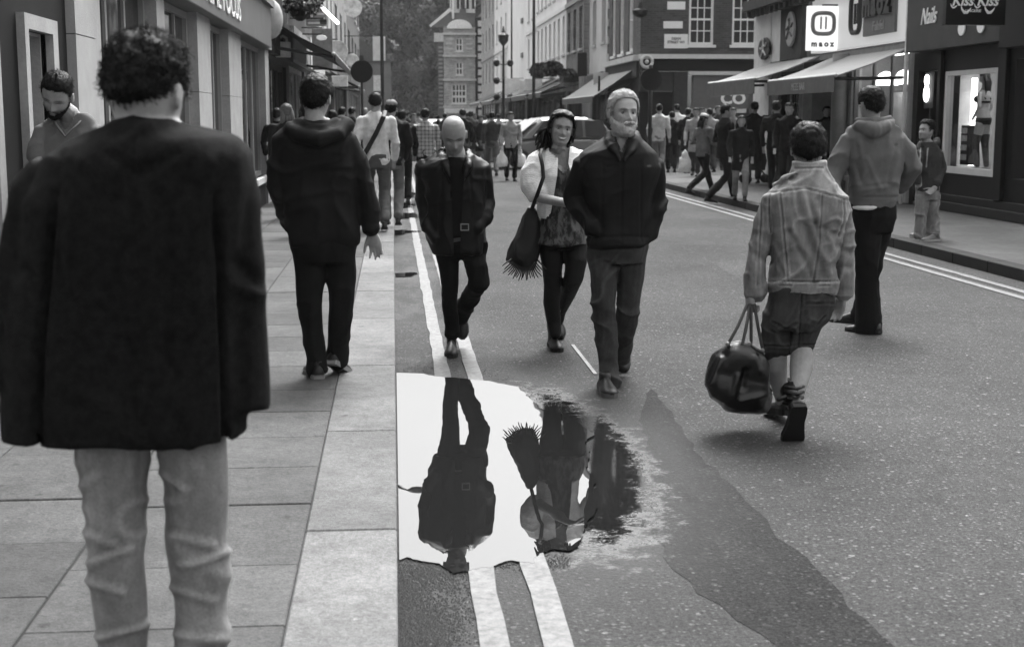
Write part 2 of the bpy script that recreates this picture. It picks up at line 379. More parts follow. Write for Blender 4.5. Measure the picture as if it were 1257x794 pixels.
def torso_rings(mb, secs, Y, n=28, e=2.3):
    """secs: (x left, x right, y, dY, half depth) outline in the photograph's pixels at distance Y"""
    rings = []
    for xl, xr, py, dY, hd in secs:
        c = P((xl+xr)/2, py, Y+dY); hw = (xr-xl)/2*mpp(c); rings.append(ell(c, A(hw, 0, 0), A(0, hd, 0), n, e))
    mb.loft(rings)
def limb(mb, pts, Y, n=14, flat=1.0, ends=True):
    """pts: (px, py, dY, half width in px)"""
    c = [P(a, b, Y+q) for a, b, q, r in pts]
    th = .3 if getattr(mb, 'body', False) and not getattr(mb, 'bare', False) and c[0][2] < 1.1 else 1.0
    mb.tube(c, [r*th*mpp(p) for p, (_, _, _, r) in zip(c, pts)], n, flat, None, ends)
    return c
def skin_tone(fr, lips=.72, brow=.35, stubble=0, beardz=-.03, teeth=False, closed=False):
    def f(V, N):
        q = fr.l(V); x, y, z = q[:, 0], q[:, 1], q[:, 2]; t = np.ones(len(V)); inh = (np.abs(x) < .1) & (np.abs(z) < .13) & (y > .03)
        mw = .024
        mw = .031 if teeth else mw; lp = np.exp(-(x/mw)**4-((z+.068-(x*x*9 if teeth else 0))/.012)**4)*inh; t *= 1-(1-lips)*lp
        if teeth:
            te = np.exp(-(x/.024)**4-((z+.0665-x*x*9)/.0045)**4)*inh; t = t*(1-te)+te*3.2
        for sd in (-1, 1):
            xx = x*sd; zb = .0155+.003*np.sin(np.clip((xx-.012)/.04, 0, 1)*3.1)
            b = np.exp(-((xx-.031)/.019)**4-((z-zb)/.0058)**2)*inh; t *= 1-(1-brow)*np.minimum(1, b*1.3)
            t *= 1-(.6 if closed else .45)*np.exp(-((xx-.031)/.014)**4-((z+(.003 if closed else -.006))/.0035)**2)*inh
        if stubble: t *= 1-stubble*ss(beardz, beardz-.02, z)*(np.abs(x) < .1)*(y > -.02)*(z > -.13)*(1-np.exp(-(x/.02)**4-((z+.068)/.008)**4))
        return t
    return f
def eyes(p, fr, look=(0, 0), narrow=0.0):
    for sd in (-1, 1):
        c = A(sd*.031, .0640, -.001); mb = MB()
        a = np.linspace(0, 2*np.pi, 16, endpoint=False)
        fwd = unit(A(look[0], 1, look[1])); u = unit(np.cross(fwd, A(1, 0, 0))); r = np.cross(u, fwd)
        rr = []; tn = []
        for th in (.02, .60, .66, .9, 1.2, 1.6, 2.4, 3.0):
            rr.append(fr.w([c+.0118*(fwd*math.cos(th)+math.sin(th)*(r*math.cos(q)+u*math.sin(q))) for q in a])); tn += [.05 if th < .62 else .5]*16
        mb.loft(rr); o = build('eye', mb, M(.55, .15, .02, 5, 0, 60, 'skin', .6), p.e, smooth=True, tone=tn)
def mat_skin(v): return M(v, .55, .16, 26, .5, 220, 'skin', .45)
# ---------------------------------------------------------------- near man in a dark suit jacket, seen from behind
def man_near():
    Y = 3.0; p = Person('curly haired man in loose black suit jacket and pale trousers, nearest the camera', A(*G(185, 943, .12)[:2], .12))
    fr = Frame(P(180, 113, Y+.03), yaw=18, pitch=6, roll=2, sc=.97)
    b = MB(); add_head(b, fr); torso_rings(b, [(150, 225, 150, -.0, .06), (120, 240, 200, 0, .08), (110, 240, 400, 0, .08), (120, 240, 480, 0, .07)], Y)
    L1 = limb(b, [(140, 500, 0, 28), (142, 670, -.02, 22), (155, 790, .02, 17), (160, 880, .08, 14)], Y); L2 = limb(b, [(232, 500, 0, 28), (243, 670, .03, 22), (250, 790, .05, 17), (254, 895, .0, 14)], Y)
    limb(b, [(75, 215, 0, 20), (40, 350, 0, 18), (25, 430, .0, 12)], Y); limb(b, [(280, 225, 0, 20), (298, 370, 0, 18), (300, 440, .0, 12)], Y)
    p.garment('body', b, mat_skin(.36), .008, 2, 0)
    v, f, n = hair_cap(fr, .013, -.040, .008, 55, 1.15, seed=3); h = MB(); h.add(v, f)
    strands(h, v, n, 3400, .016, .25, .75, .0013, 3); p.simple('hair', h, M(.022, .45, .4, 30, .4, 200, 'hair'))
    j = MB()
    torso_rings(j, [(146, 208, 146, .01, .062), (126, 234, 158, 0, .085), (88, 286, 174, 0, .115), (60, 300, 190, 0, .13), (36, 302, 250, 0, .14), (24, 303, 340, 0, .14), (16, 302, 420, 0, .145), (10, 300, 485, 0, .15), (9, 299, 534, 0, .15)], Y, e=2.8)
    limb(j, [(64, 208, 0, 28), (42, 250, 0, 29), (28, 330, 0, 29), (18, 410, -.0, 28), (14, 478, -.02, 28)], Y, flat=1.2, ends=False); limb(j, [(278, 210, 0, 26), (288, 250, 0, 27), (298, 330, 0, 27), (302, 410, -.0, 28), (305, 504, -.02, 28)], Y, flat=1.2, ends=False)
    j.tube([P(146, 156, Y+.03), P(154, 157, Y-.05), P(180, 162, Y-.085), P(206, 157, Y-.05), P(213, 154, Y+.03)], [.014, .017, .019, .017, .014], 10)
    def seam(V, N):
        px, py = proj_v(V); back = N[:, 1] < .2
        d = -.006*np.exp(-((px-162-(py-150)*.01)/3.0)**2)*back*(py > 165)
        d = d-.030*np.exp(-(seamdist(px, py, [(262, 235), (270, 330), (275, 430), (279, 560)])/4.0)**2)*back*ss(215, 300, py)-.030*np.exp(-(seamdist(px, py, [(70, 235), (58, 330), (48, 430), (44, 560)])/4.0)**2)*back*ss(215, 300, py)
        for ln, a in (([(100, 200), (85, 300), (95, 400)], .008), ([(255, 200), (235, 290), (245, 380)], .008), ([(30, 330), (50, 350)], -.010), ([(290, 320), (315, 345)], -.010), ([(288, 350), (318, 362)], .010), ([(130, 185), (170, 215), (215, 190)], -.008), ([(285, 190), (268, 240)], -.008), ([(72, 190), (70, 235)], -.008), ([(150, 260), (165, 420)], .007), ([(200, 240), (210, 460)], -.007)): d = d+a*np.exp(-(seamdist(px, py, ln)/7)**2)*back
        return d
    def hem(V, N):
        return seam(V, N)
    p.garment('jacket', j, M(.026, .9, .7, 45, .9, 260, 'fabric', .3), .010, 1, .009, (7, 7, 3.2), 2, dispf=hem)
    t = MB(); torso_rings(t, [(92, 278, 480, 0, .12), (92, 278, 530, 0, .115)], Y)
    limb(t, [(138, 530, 0, 45), (140, 570, 0, 43), (141, 620, -.01, 39), (142, 680, -.03, 33), (148, 740, 0, 30), (154, 800, .05, 28), (158, 870, .1, 27), (160, 912, .1, 29)], Y); limb(t, [(236, 530, 0, 42), (237, 570, 0, 40), (242, 620, .02, 37), (245, 680, .04, 35), (249, 740, .05, 30), (250, 800, .05, 28), (252, 880, .02, 27), (252, 922, 0, 29)], Y)
    p.garment('trousers', t, M(.19, .85, .35, 6, .6, 160, 'denim', .3), .009, 2, .0085, (11, 11, 6), 5, dispf=lambda V, N: sum(a*np.exp(-(seamdist(*proj_v(V), ln)/4.5)**2) for ln, a in (([(100, 650), (140, 668)], .009), ([(112, 690), (160, 672)], .009), ([(108, 710), (150, 725)], .008), ([(214, 655), (262, 668)], .009), ([(225, 690), (278, 676)], .009), ([(216, 720), (262, 735)], .008), ([(230, 600), (190, 575)], .007), ([(125, 780), (175, 765)], .01), ([(226, 775), (275, 785)], .01), ([(95, 600), (120, 580)], .006))))
    for x, y, dy in ((160, 905, .1), (254, 915, -.02)):
        u, s_ = MB(), MB(); a = P(x, y, Y+dy); a[2] = .21; shoe_geo(u, s_, a, (.1 if x > 200 else -.1, 1, 0)); o = p.simple('shoe', u, M(.02, .3, .2, 8, .1, 90, 'leather')); build('sole', s_, DARK, o)
def proj_v(V):
    q = V-CAM; d = q@cF; return PW/2+FL*(q@cR)/d, PH/2-FL*(q@cU)/d
def seamdist(px, py, line):
    d = np.full(len(px), 1e9)
    for (x0, y0), (x1, y1) in zip(line[:-1], line[1:]):
        L = (x1-x0)**2+(y1-y0)**2+1e-9; t = np.clip(((px-x0)*(x1-x0)+(py-y0)*(y1-y0))/L, 0, 1)
        d = np.minimum(d, np.hypot(px-x0-t*(x1-x0), py-y0-t*(y1-y0)))
    return d
def put_shoe(p, px, py, Y, fwd, pitch=0, z0=0.0, L=.285, v=.02, sole=.04, boot=0, wd=.05, chunky=0, lift=None, name='shoe', upv=None):
    """px,py: where the toe end of the sole shows in the photograph; Y distance of the toes"""
    u, s_ = MB(), MB(); f = unit(A(fwd[0], fwd[1], 0)); toe = P(px, py, Y) if pitch > 9 else G(px, py, z0 if Y < 16 else .12); q = math.radians(pitch)
    if pitch > 9: toe[2] = max(toe[2], .0)
    k = L/.275; u2 = A(0, 0, 1)*math.cos(q)+f*math.sin(q); f2 = f*math.cos(q)-A(0, 0, 1)*math.sin(q)
    ank = toe-f2*.20*k+u2*.09
    shoe_geo(u, s_, ank, f, pitch, L, wd, boot, chunky)
    o = p.simple(name, u, M(v, .38, .3, 12, .3, 90, 'leather')); build('sole', s_, M(sole, .7, .2, 10, .2, 90, 'leather'), o); return ank
def man_leaning():
    Y = 8.15; p = Person('bearded man in grey t-shirt looking down by the pale framed opening at left', A(*P(84, 400, Y)[:2], .12))
    fr = Frame(P(70, 117, Y-.02), yaw=190, pitch=34, roll=-14, sc=1.02)
    b = MB(); add_head(b, fr, nose=1.15)
    torso_rings(b, [(76, 96, 140, .06, .05), (62, 112, 152, .08, .06), (60, 112, 200, .08, .06), (62, 112, 300, .08, .06)], Y)
    b.tube([fr.w((0, -.02, -.09)), P(84, 140, Y+.05), P(88, 152, Y+.08)], [.054, .06, .075], 14)
    limb(b, [(52, 160, .05, 8), (46, 200, -.02, 7), (50, 250, -.05, 6.5), (62, 285, -.25, 5)], Y); limb(b, [(118, 165, .06, 9), (126, 215, .02, 8), (122, 260, -.1, 6), (112, 280, -.25, 5)], Y)
    for x in (75, 100): limb(b, [(x, 300, .05, 14), (x, 370, -.05, 11), (x, 440, .0, 9)], Y)
    hand(b, P(62, 288, Y-.25), (.5, -.4, -.6), (.6, .3, -.2), 1); hand(b, P(112, 283, Y-.25), (-.5, -.4, -.6), (-.6, .3, -.2), -1)
    p.garment('body', b, mat_skin(.33), .0055, 1, 0, tonef=skin_tone(fr, .7, .3, .4, -.035, closed=True))
    v, f, n = hair_cap(fr, .008, -.05, .003, 90, 1.9); h = MB(); h.add(v, f); strands(h, v, n, 900, .014, .1, 0, .001, 5); p.simple('hair', h, M(.02, .5, .3, 30, .3, 200, 'hair'))
    bd = MB(); v, f, n = beard_cap(fr, .0045, lump=.002); bd.add(v, f); strands(bd, v, n, 500, .006, .5, .2, .001, 6); p.simple('beard', bd, M(.03, .7, .3, 30, .3, 200, 'hair'))
    t = MB(); torso_rings(t, [(74, 106, 138, .05, .075), (60, 116, 146, .07, .09), (48, 122, 156, .08, .10), (48, 122, 175, .08, .115), (52, 120, 215, .06, .12), (55, 117, 270, .05, .12), (56, 116, 300, .05, .12)], Y)
    limb(t, [(54, 160, .05, 11.5), (47, 180, .02, 11), (45, 195, .0, 10.5)], Y); limb(t, [(114, 161, .06, 12.5), (124, 182, .04, 12), (127, 200, .02, 11)], Y)
    def neck(V, N):
        px, py = proj_v(V); return (seamdist(px, py, [(84, 130), (80, 158)]) < np.interp(py, [138, 150, 164], [13, 8, 1])) & (V[:, 1] < Y+.05)
    p.garment('t_shirt', t, M(.15, .85, .2, 8, .3, 200, 'fabric', .25), .008, 2, .009, (8, 8, 8), 4, cut=neck)
    k_ = MB(); k_.tube([P(66, 146, Y+.04), P(68, 152, Y-.045), P(74, 160, Y-.06), P(80, 168, Y-.065), P(88, 160, Y-.06), P(97, 151, Y-.045), P(101, 145, Y+.04)], .008, 6, .6); p.simple('neckband', k_, M(.10, .8), smooth=True)
    t = MB(); torso_rings(t, [(56, 116, 290, .05, .12), (56, 116, 320, .05, .12), (60, 114, 340, .05, .1)], Y)
    for x in (73, 101): limb(t, [(x, 310, .05, 16), (x, 380, -.04, 12), (x, 450, 0, 10.5)], Y)
    p.garment('trousers', t, M(.06, .8, .2, 8, .3, 200, 'fabric'), .014, 3, .008, (12, 12, 9), 6)
    for x in (73, 101):
        a = P(x, 455, Y); put = G(x, 470, .12); u, s_ = MB(), MB(); shoe_geo(u, s_, A(a[0], Y-.05, .21), ((x-87)*.01, -1, 0)); o = p.simple('shoe', u, DARK); build('sole', s_, PALE, o)
def beard_cap(fr, thick=.018, zt=-.028, full=True, nz=30, na=64, lump=.004):
    x, y, z = head_surface(nz, na, -.1179, .0); y0 = y.copy()
    n = np.stack([x, y, z+.03], -1); n /= np.linalg.norm(n, axis=-1, keepdims=True)
    a = np.degrees(np.abs(np.arctan2(x, y))); top = np.interp(a, [0, 14, 24, 40, 60, 85, 100], [-.052, -.052, -.058, -.052, -.040, -.005, -.0])
    k = ss(-.002, .018, top-z); mouth = np.exp(-(x/.021)**4-((z+.0675)/.0065)**4); under = ss(-.075, -.11, z)
    th = thick*(.3+.7*k)*(1+.7*under)*(1-mouth*.95)-mouth*.01
    p = np.stack([x, y+.004*(a < 30), z], -1); q = p.reshape(-1, 3); th = th+k*(lump*vn(q*130)).reshape(th.shape)
    v = (p+n*th[..., None]).reshape(-1, 3); keep = ((z < top) & (a < 96) & (mouth < .6)).reshape(-1); F_ = []
    for i in range(nz-1):
        for j in range(na):
            k2 = (j+1) % na; q4 = (i*na+j, i*na+k2, (i+1)*na+k2, (i+1)*na+j)
            if all(keep[c] for c in q4): F_.append(q4)
    used = sorted({c for f in F_ for c in f}); mp = {c: i for i, c in enumerate(used)}
    return fr.w(v[used]), [tuple(mp[c] for c in f) for f in F_], fr.d(n.reshape(-1, 3)[used])
# ---------------------------------------------------------------- man in dark hooded jacket walking away on the pavement
def man_hooded():
    Y = 7.9; p = Person('man in black hooded jacket and trousers walking away on the pavement, right hand open', A(*G(402, 466, .12)[:2], .12))
    fr = Frame(P(388, 120, Y), yaw=14, pitch=4, roll=3, sc=1.0)
    b = MB(); add_head(b, fr, nz=34, na=40); torso_rings(b, [(378, 404, 145, 0, .055), (365, 420, 165, 0, .07), (365, 425, 290, 0, .07)], Y)
    limb(b, [(350, 170, 0, 10), (343, 215, 0, 9), (350, 245, .0, 7)], Y)
    limb(b, [(425, 172, 0, 10), (445, 230, 0, 9), (455, 265, 0, 7), (458, 284, .01, 6)], Y)
    for k in ((380, 300, 0, 14), (382, 375, 0, 11), (388, 450, 0, 8)), ((416, 300, 0, 14), (418, 375, .05, 11), (414, 440, .1, 8)): pass
    limb(b, [(380, 300, 0, 12), (382, 375, 0, 9), (388, 445, 0, 7)], Y); limb(b, [(416, 300, 0, 12), (418, 375, .05, 9), (415, 435, .1, 7)], Y)
    hand(b, P(457, 285, Y+.01), (.22, .12, -1), (-.4, -1, .0), 1, (8, 12, 10), 1.0, 1.1, (.8, .55, .15), (1.6, .6, .6, 1.2))
    p.garment('body', b, mat_skin(.34), .0065, 2, 0)
    v, f, n = hair_cap(fr, .014, -.07, .005, 70, 1.1); h = MB(); h.add(v, f); strands(h, v, n, 1800, .012, .9, .05, .0012, 8); p.simple('hair', h, M(.014, .45, .4, 30, .4, 200, 'hair'))
    j = MB(); torso_rings(j, [(372, 410, 147, 0, .075), (352, 425, 157, 0, .11), (341, 433, 170, 0, .13), (339, 437, 195, 0, .135), (342, 438, 230, 0, .13), (352, 439, 262, 0, .13), (355, 439, 292, 0, .135), (357, 438, 300, 0, .13)], Y, e=2.5)
    limb(j, [(350, 173, 0, 15), (343, 205, -.01, 14), (343, 240, -.02, 13), (352, 262, .05, 12.5), (362, 278, .14, 11)], Y)
    limb(j, [(424, 172, 0, 14), (437, 198, 0, 14), (447, 228, 0, 13.5), (452, 250, 0, 12.5), (455, 270, 0, 12), (457, 283, .0, 11)], Y)
    # hood lying on the back
    j.tube([P(356, 157, Y-.06), P(366, 166, Y-.13), P(392, 172, Y-.17), P(414, 164, Y-.13), P(426, 153, Y-.04), P(418, 146, Y+.05)], [.03, .045, .055, .045, .035, .025], 12)
    j.tube([P(366, 152, Y-.05), P(380, 158, Y-.12), P(398, 157, Y-.12), P(412, 150, Y-.04)], [.03, .03, .03, .03], 10)
    def cuff(V, N):
        px, py = proj_v(V); return -.004*np.exp(-((py-274)/1.6)**2)*(px > 440)-.005*np.exp(-(seamdist(px, py, [(362, 176), (392, 184), (420, 172)])/1.8)**2)*(V[:, 1] < Y)
    p.garment('hooded_jacket', j, M(.03, .75, .35, 9, .5, 240, 'fabric', .35), .011, 3, .010, (9, 9, 11), 9, dispf=cuff)
    t = MB(); torso_rings(t, [(356, 438, 285, 0, .12), (357, 438, 300, 0, .125), (360, 436, 322, 0, .11)], Y)
    limb(t, [(378, 308, 0, 20), (380, 340, -.01, 18.5), (381, 375, -.01, 15), (385, 410, .01, 13), (389, 440, .02, 12), (388, 456, .02, 13)], Y)
    limb(t, [(418, 308, 0, 19), (419, 340, .02, 17.5), (419, 375, .04, 15), (416, 410, .07, 13.5), (414, 432, .10, 12.5), (414, 444, .12, 13)], Y)
    p.garment('trousers', t, M(.028, .8, .35, 8, .5, 240, 'fabric', .3), .010, 2, .009, (12, 12, 9), 10)
    u, s_ = MB(), MB()
    for ank, f, pt in ((P(388, 452, Y+.02), (-.25, 1, 0), 0), (P(414, 438, Y+.12), (.35, 1, 0), 24)):
        u, s_ = MB(), MB(); a = ank.copy(); a[2] = .21 if pt == 0 else .245; shoe_geo(u, s_, a, f, pt, .29); o = p.simple('shoe', u, M(.03, .5, .3, 12, .2, 90, 'leather')); build('sole', s_, M(.2, .7, .2, 10, .2, 90, 'leather'), o)
# ---------------------------------------------------------------- bald man
def man_bald():
    Y = 9.25; p = Person('bald man in a black leather jacket looking down, walking towards the camera', A(*G(554, 440, 0)[:2], 0))
    fr = Frame(P(557, 166, Y-.06), yaw=178, pitch=30, roll=3, sc=1.03)
    b = MB(); add_head(b, fr, nose=1.1); torso_rings(b, [(549, 570, 186, 0, .06), (543, 576, 198, 0, .075), (530, 590, 215, 0, .07), (535, 585, 300, 0, .07)], Y)
    b.tube([fr.w((0, -.02, -.08)), P(559, 186, Y), P(559, 198, Y)], [.058, .064, .075], 14)
    limb(b, [(522, 209, 0, 7), (518, 250, .02, 6)], Y); limb(b, [(592, 209, 0, 7), (597, 248, .02, 6)], Y)
    limb(b, [(547, 305, 0, 9), (551, 350, -.05, 7), (554, 415, 0, 5)], Y); limb(b, [(580, 305, 0, 9), (587, 345, -.05, 7), (564, 390, .31, 4)], Y)
    p.garment('body', b, mat_skin(.26), .0048, 1, 0, tonef=skin_tone(fr, .6, .3, .1, -.03, closed=True))
    t = MB(); torso_rings(t, [(546, 572, 193, -.0, .08), (538, 582, 204, 0, .10), (535, 585, 240, 0, .115), (535, 585, 290, 0, .12)], Y)
    p.garment('shirt', t, M(.02, .85, .2, 8, .3, 200, 'fabric'), .012, 2, .004, (8, 8, 8), 1, cut=lambda V, N: (proj_v(V)[1] < np.interp(np.abs(proj_v(V)[0]-560), [0, 6, 12], [197, 188, 183])) & (V[:, 1] < Y+.0))
    j = MB(); torso_rings(j, [(540, 578, 188, .02, .09), (524, 592, 196, .02, .115), (514, 600, 206, .01, .13), (521, 596, 232, 0, .13), (524, 595, 258, 0, .13), (522, 596, 288, 0, .135), (531, 596, 311, 0, .13)], Y, e=2.5)
    limb(j, [(522, 205, 0, 10.5), (519, 230, .02, 9.5), (521, 255, .02, 9), (525, 280, -.05, 8.5), (536, 295, -.09, 8)], Y); limb(j, [(591, 205, 0, 10.5), (597, 226, .02, 10), (599, 247, .02, 9.5), (596, 268, -.04, 9), (584, 282, -.09, 8)], Y)
    j.tube([P(546, 184, Y+.07), P(540, 192, Y-.03), P(548, 206, Y-.13), P(555, 222, Y-.15)], [.018, .02, .02, .012], 8); j.tube([P(573, 184, Y+.07), P(580, 192, Y-.03), P(574, 206, Y-.13), P(567, 222, Y-.15)], [.018, .02, .02, .012], 8)
    def cut(V, N):
        px, py = proj_v(V); return (V[:, 1] < Y) & (np.abs(px-561) < np.interp(py, [180, 205, 300], [13, 9, 4]))
    def zipd(V, N):
        px, py = proj_v(V); fr_ = (V[:, 1] < Y); return fr_*(-.006*np.exp(-(seamdist(px, py, [(574, 205), (580, 250), (582, 300)])/1.3)**2)-.005*np.exp(-(seamdist(px, py, [(545, 205), (540, 250), (538, 300)])/1.3)**2))
    p.garment('leather_jacket', j, M(.018, .38, .3, 9, .3, 200, 'fabric', .5), .010, 2, .011, (11, 11, 9), 12, cut=cut, dispf=zipd, edges=[(1, [180, 205, 300, 315], [548, 552, 557, 557]), (-1, [180, 205, 300, 315], [574, 570, 565, 565])])
    t = MB(); torso_rings(t, [(532, 598, 296, 0, .12), (534, 598, 308, 0, .12), (538, 596, 318, 0, .1)], Y)
    limb(t, [(549, 308, 0, 15), (551, 330, -.03, 13), (552, 352, -.05, 10.5), (552, 375, -.03, 10.5), (555, 398, 0, 9), (555, 412, 0, 9.5)], Y)
    limb(t, [(581, 308, 0, 15), (585, 328, -.06, 13.5), (588, 346, -.08, 12), (576, 366, .12, 11), (567, 382, .24, 9.5), (562, 392, .32, 9)], Y)
    p.garment('trousers', t, M(.02, .8, .3, 8, .5, 240, 'fabric', .3), .009, 2, .008, (12, 12, 9), 13)
    bk = MB(); c = P(570.5, 279, Y-.155)
    for s in (-1, 1): bk.box(c[0]-.025, c[0]+.025, c[1]-.006, c[1]+.006, c[2]+s*.02-.003, c[2]+s*.02+.003); bk.box(c[0]+s*.025-.003, c[0]+s*.025+.003, c[1]-.006, c[1]+.006, c[2]-.0225, c[2]+.0225)
    p.simple('buckle', bk, M(.25, .3, .1, 5, 0, 60, 'metal'), smooth=False)
    put_shoe(p, 554, 440, Y-.2, (-.05, -1, 0), 4, v=.015, wd=.046); put_shoe(p, 568, 417, Y+.3, (.12, -1, 0), 62, v=.015, wd=.044)
# ---------------------------------------------------------------- smiling woman
def woman_main():
    Y = 9.42; p = Person('smiling woman with long dark hair in white knitted cardigan beside the bearded man', A(*G(684, 431, 0)[:2], 0))
    fr = Frame(P(689, 159, Y-.02), yaw=176, pitch=-4, roll=-8, sc=.97)
    b = MB(); add_head(b, fr, 1, .8); torso_rings(b, [(677, 700, 182, .03, .05), (664, 712, 190, .04, .07), (660, 714, 205, .03, .08), (668, 712, 225, .02, .09), (672, 710, 250, .02, .08), (665, 715, 300, .02, .09)], Y)
    b.tube([fr.w((0, -.02, -.08)), P(687, 182, Y+.02), P(688, 192, Y+.03)], [.048, .052, .07], 14)
    for x in (684, 701): b.ball(P(x, 213, Y-.06), (.052, .05, .058))
    limb(b, [(657, 196, .02, 7.5), (655, 225, .02, 7), (664, 243, -.16, 6.5), (682, 247, -.4, 5.8), (699, 250, -.62, 5), (708, 252, -.7, 4.5)], Y); limb(b, [(718, 197, .02, 7), (726, 230, .0, 6), (728, 255, -.1, 5)], Y)
    hand(b, P(706, 252, Y-.7), (.95, -.25, -.15), (.1, .5, -.8), -1, (25, 30, 20), .85)
    limb(b, [(678, 310, 0, 12), (678, 350, 0, 9), (680, 405, .04, 4)], Y); limb(b, [(703, 310, 0, 12), (704, 335, -.05, 9), (684, 390, .25, 5)], Y)
    p.garment('body', b, mat_skin(.26), .0045, 1, 0, tonef=skin_tone(fr, .18, .25, 0, teeth=True))
    eyes(p, fr, (.1, .05))
    v, f, n = hair_cap(fr, .022, -.08, .006, 40, 1.0, mask=lambda x, y, z: np.interp(np.degrees(np.abs(np.arctan2(x, y))), [0, 40, 58, 75, 180], [.075, .062, .02, -.09, -.12])); h = MB(); h.add(v, f)
    for k in range(46):
        a = RNG.uniform(0, 1); x = RNG.uniform(-1, 1); s0 = fr.w((x*.075, -.05-.04*RNG.random(), -.02+.03*RNG.random())); sx = -1
        e = P(667+RNG.uniform(-10, 12), 178+RNG.uniform(-4, 10), Y+.03+RNG.uniform(-.06, .05)); m = (s0+e)/2+A(-.02, .03, .02)*RNG.uniform(.4, 1.2)
        h.tube([s0, m, e], [.016, .016, .005], 6)
    for k in range(12):
        e = P(702+RNG.uniform(-3, 4), 172+RNG.uniform(-6, 5), Y+.04); s0 = fr.w((-.07, -.03, .0)); h.tube([s0, (s0+e)/2+A(.01, 0, .01), e], [.014, .013, .005], 6)
    strands(h, v, n, 1500, .035, 1.2, .05, .0011, 9, grow=A(-.3, 2.5, 0)); p.simple('hair', h, M(.012, .35, .4, 30, .4, 200, 'hair'))
    # dress
    d = MB(); torso_rings(d, [(672, 710, 206, .0, .10), (670, 710, 216, .0, .125), (671, 709, 235, 0, .11), (668, 712, 262, 0, .12), (660, 718, 285, 0, .15), (656, 721, 299, 0, .165)], Y)
    for x in (684, 701): d.ball(P(x, 215, Y-.065), (.058, .055, .058))
    def dcut(V, N):
        px, py = proj_v(V); return py < np.interp(np.abs(px-691.5), [0, 3, 9, 16, 30], [215, 212, 206, 203, 190])
    p.garment('dress', d, M(.05, .7, .2, 10, .4, 150, 'print', .4), .008, 2, .008, (13, 13, 5), 14, cut=dcut)
    c = MB(); torso_rings(c, [(672, 705, 180, .06, .08), (657, 717, 187, .05, .11), (652, 720, 198, .03, .13), (656, 716, 215, .0, .16), (660, 712, 240, 0, .165), (660, 714, 266, 0, .165)], Y)
    limb(c, [(660, 195, .0, 12), (654, 212, -.02, 15), (655, 228, -.06, 16), (662, 240, -.10, 14)], Y); limb(c, [(717, 197, .02, 10), (722, 215, .0, 11), (726, 235, -.02, 10)], Y)
    def ccut(V, N):
        px, py = proj_v(V); lx = np.interp(py, [176, 186, 195, 215, 240, 262, 268], [674, 674, 685, 684, 680, 676, 670]); rx = np.interp(py, [176, 186, 200, 215, 268], [700, 699, 698, 701, 704])
        return ((V[:, 1] < Y+.02) & (px > lx) & (px < rx)) | ((py < 183) & (np.abs(px-688) < 12))
    p.garment('cardigan', c, M(.62, .9, .14, 20, .3, 160, 'knit', .2), .008, 2, .008, (10, 10, 7), 15, cut=ccut, edges=[(1, [176, 186, 195, 215, 240, 262, 268], [674, 674, 685, 684, 680, 676, 670]), (-1, [176, 186, 200, 215, 268], [700, 699, 698, 701, 704])])
    t = MB(); torso_rings(t, [(660, 718, 292, 0, .12), (664, 716, 305, 0, .11)], Y)
    limb(t, [(677, 302, 0, 15.5), (678, 325, -.02, 13), (678, 350, -.02, 10.5), (677, 372, .02, 10.5), (680, 395, .04, 8.5), (682, 412, .02, 7)], Y)
    limb(t, [(705, 302, 0, 15.5), (707, 322, -.05, 13.5), (704, 342, -.07, 12), (696, 362, .12, 10), (688, 380, .26, 8), (684, 396, .34, 7)], Y)
    p.garment('tights', t, M(.016, .6, .3, 14, .3, 120, 'fabric', .5), .008, 2, .002, (10, 10, 19), 16)
    put_shoe(p, 686, 433, Y-.16, (.1, -1, 0), 3, v=.03, sole=.03, boot=.14, wd=.045, L=.25, name='boot'); put_shoe(p, 688, 418, Y+.45, (.05, -1, 0), 40, v=.03, sole=.03, boot=.12, wd=.043, L=.25, name='boot')
    s = MB(); s.tube([P(672, 182, Y+.02), P(664, 186, Y-.12), P(666, 200, Y-.17), P(667, 216, Y-.19), P(662, 240, Y-.20), P(652, 254, Y-.1)], .012, 8, .35); return p
def shoulder_bag():
    Y = 9.42; t = thing('shoulder_bag', 'black fringed shoulder bag hanging at the smiling woman\'s side', 'bag', tuple(P(645, 330, Y)))
    b = MB(); secs = [(648, 655, 254, 0, .03), (641, 662, 266, 0, .05), (633, 663, 290, 0, .07), (624, 661, 310, 0, .085), (622, 659, 319, 0, .085), (632, 657, 327, 0, .07), (640, 655, 331, 0, .04)]
    torso_rings(b, secs, Y-.02); V, N, Fc = union(b, .008, 2); V, _ = wrinkled(V, N, .012, (12, 12, 8), 4); build('bag_body', (V, Fc), M(.02, .5, .35, 12, .3, 150, 'leather', .4), t, smooth=True, fix=False)
    s = MB(); s.tube([P(674, 181, Y+.06), P(665, 183, Y-.06), P(663, 190, Y-.155), P(666, 204, Y-.19), P(667, 218, Y-.20), P(660, 238, Y-.23), P(653, 256, Y-.06)], .013, 8, .35); build('strap', s, DARK, t, smooth=True)
    for k in range(22):
        f = MB(); x = 628+k*1.45; y0 = 318+10*math.sin(k/21*math.pi)**.6; a = math.radians(-60+k*5.2); L = RNG.uniform(11, 17)
        f.tube([P(x, y0, Y-.08), P(x+math.sin(a)*L*.5, y0+math.cos(a)*L*.6, Y-.1), P(x+math.sin(a)*L+RNG.uniform(-2, 2), y0+math.cos(a)*L*.95+2, Y-.1)], [.006, .005, .003], 5); build('fringe', f, DARK, t, smooth=True)
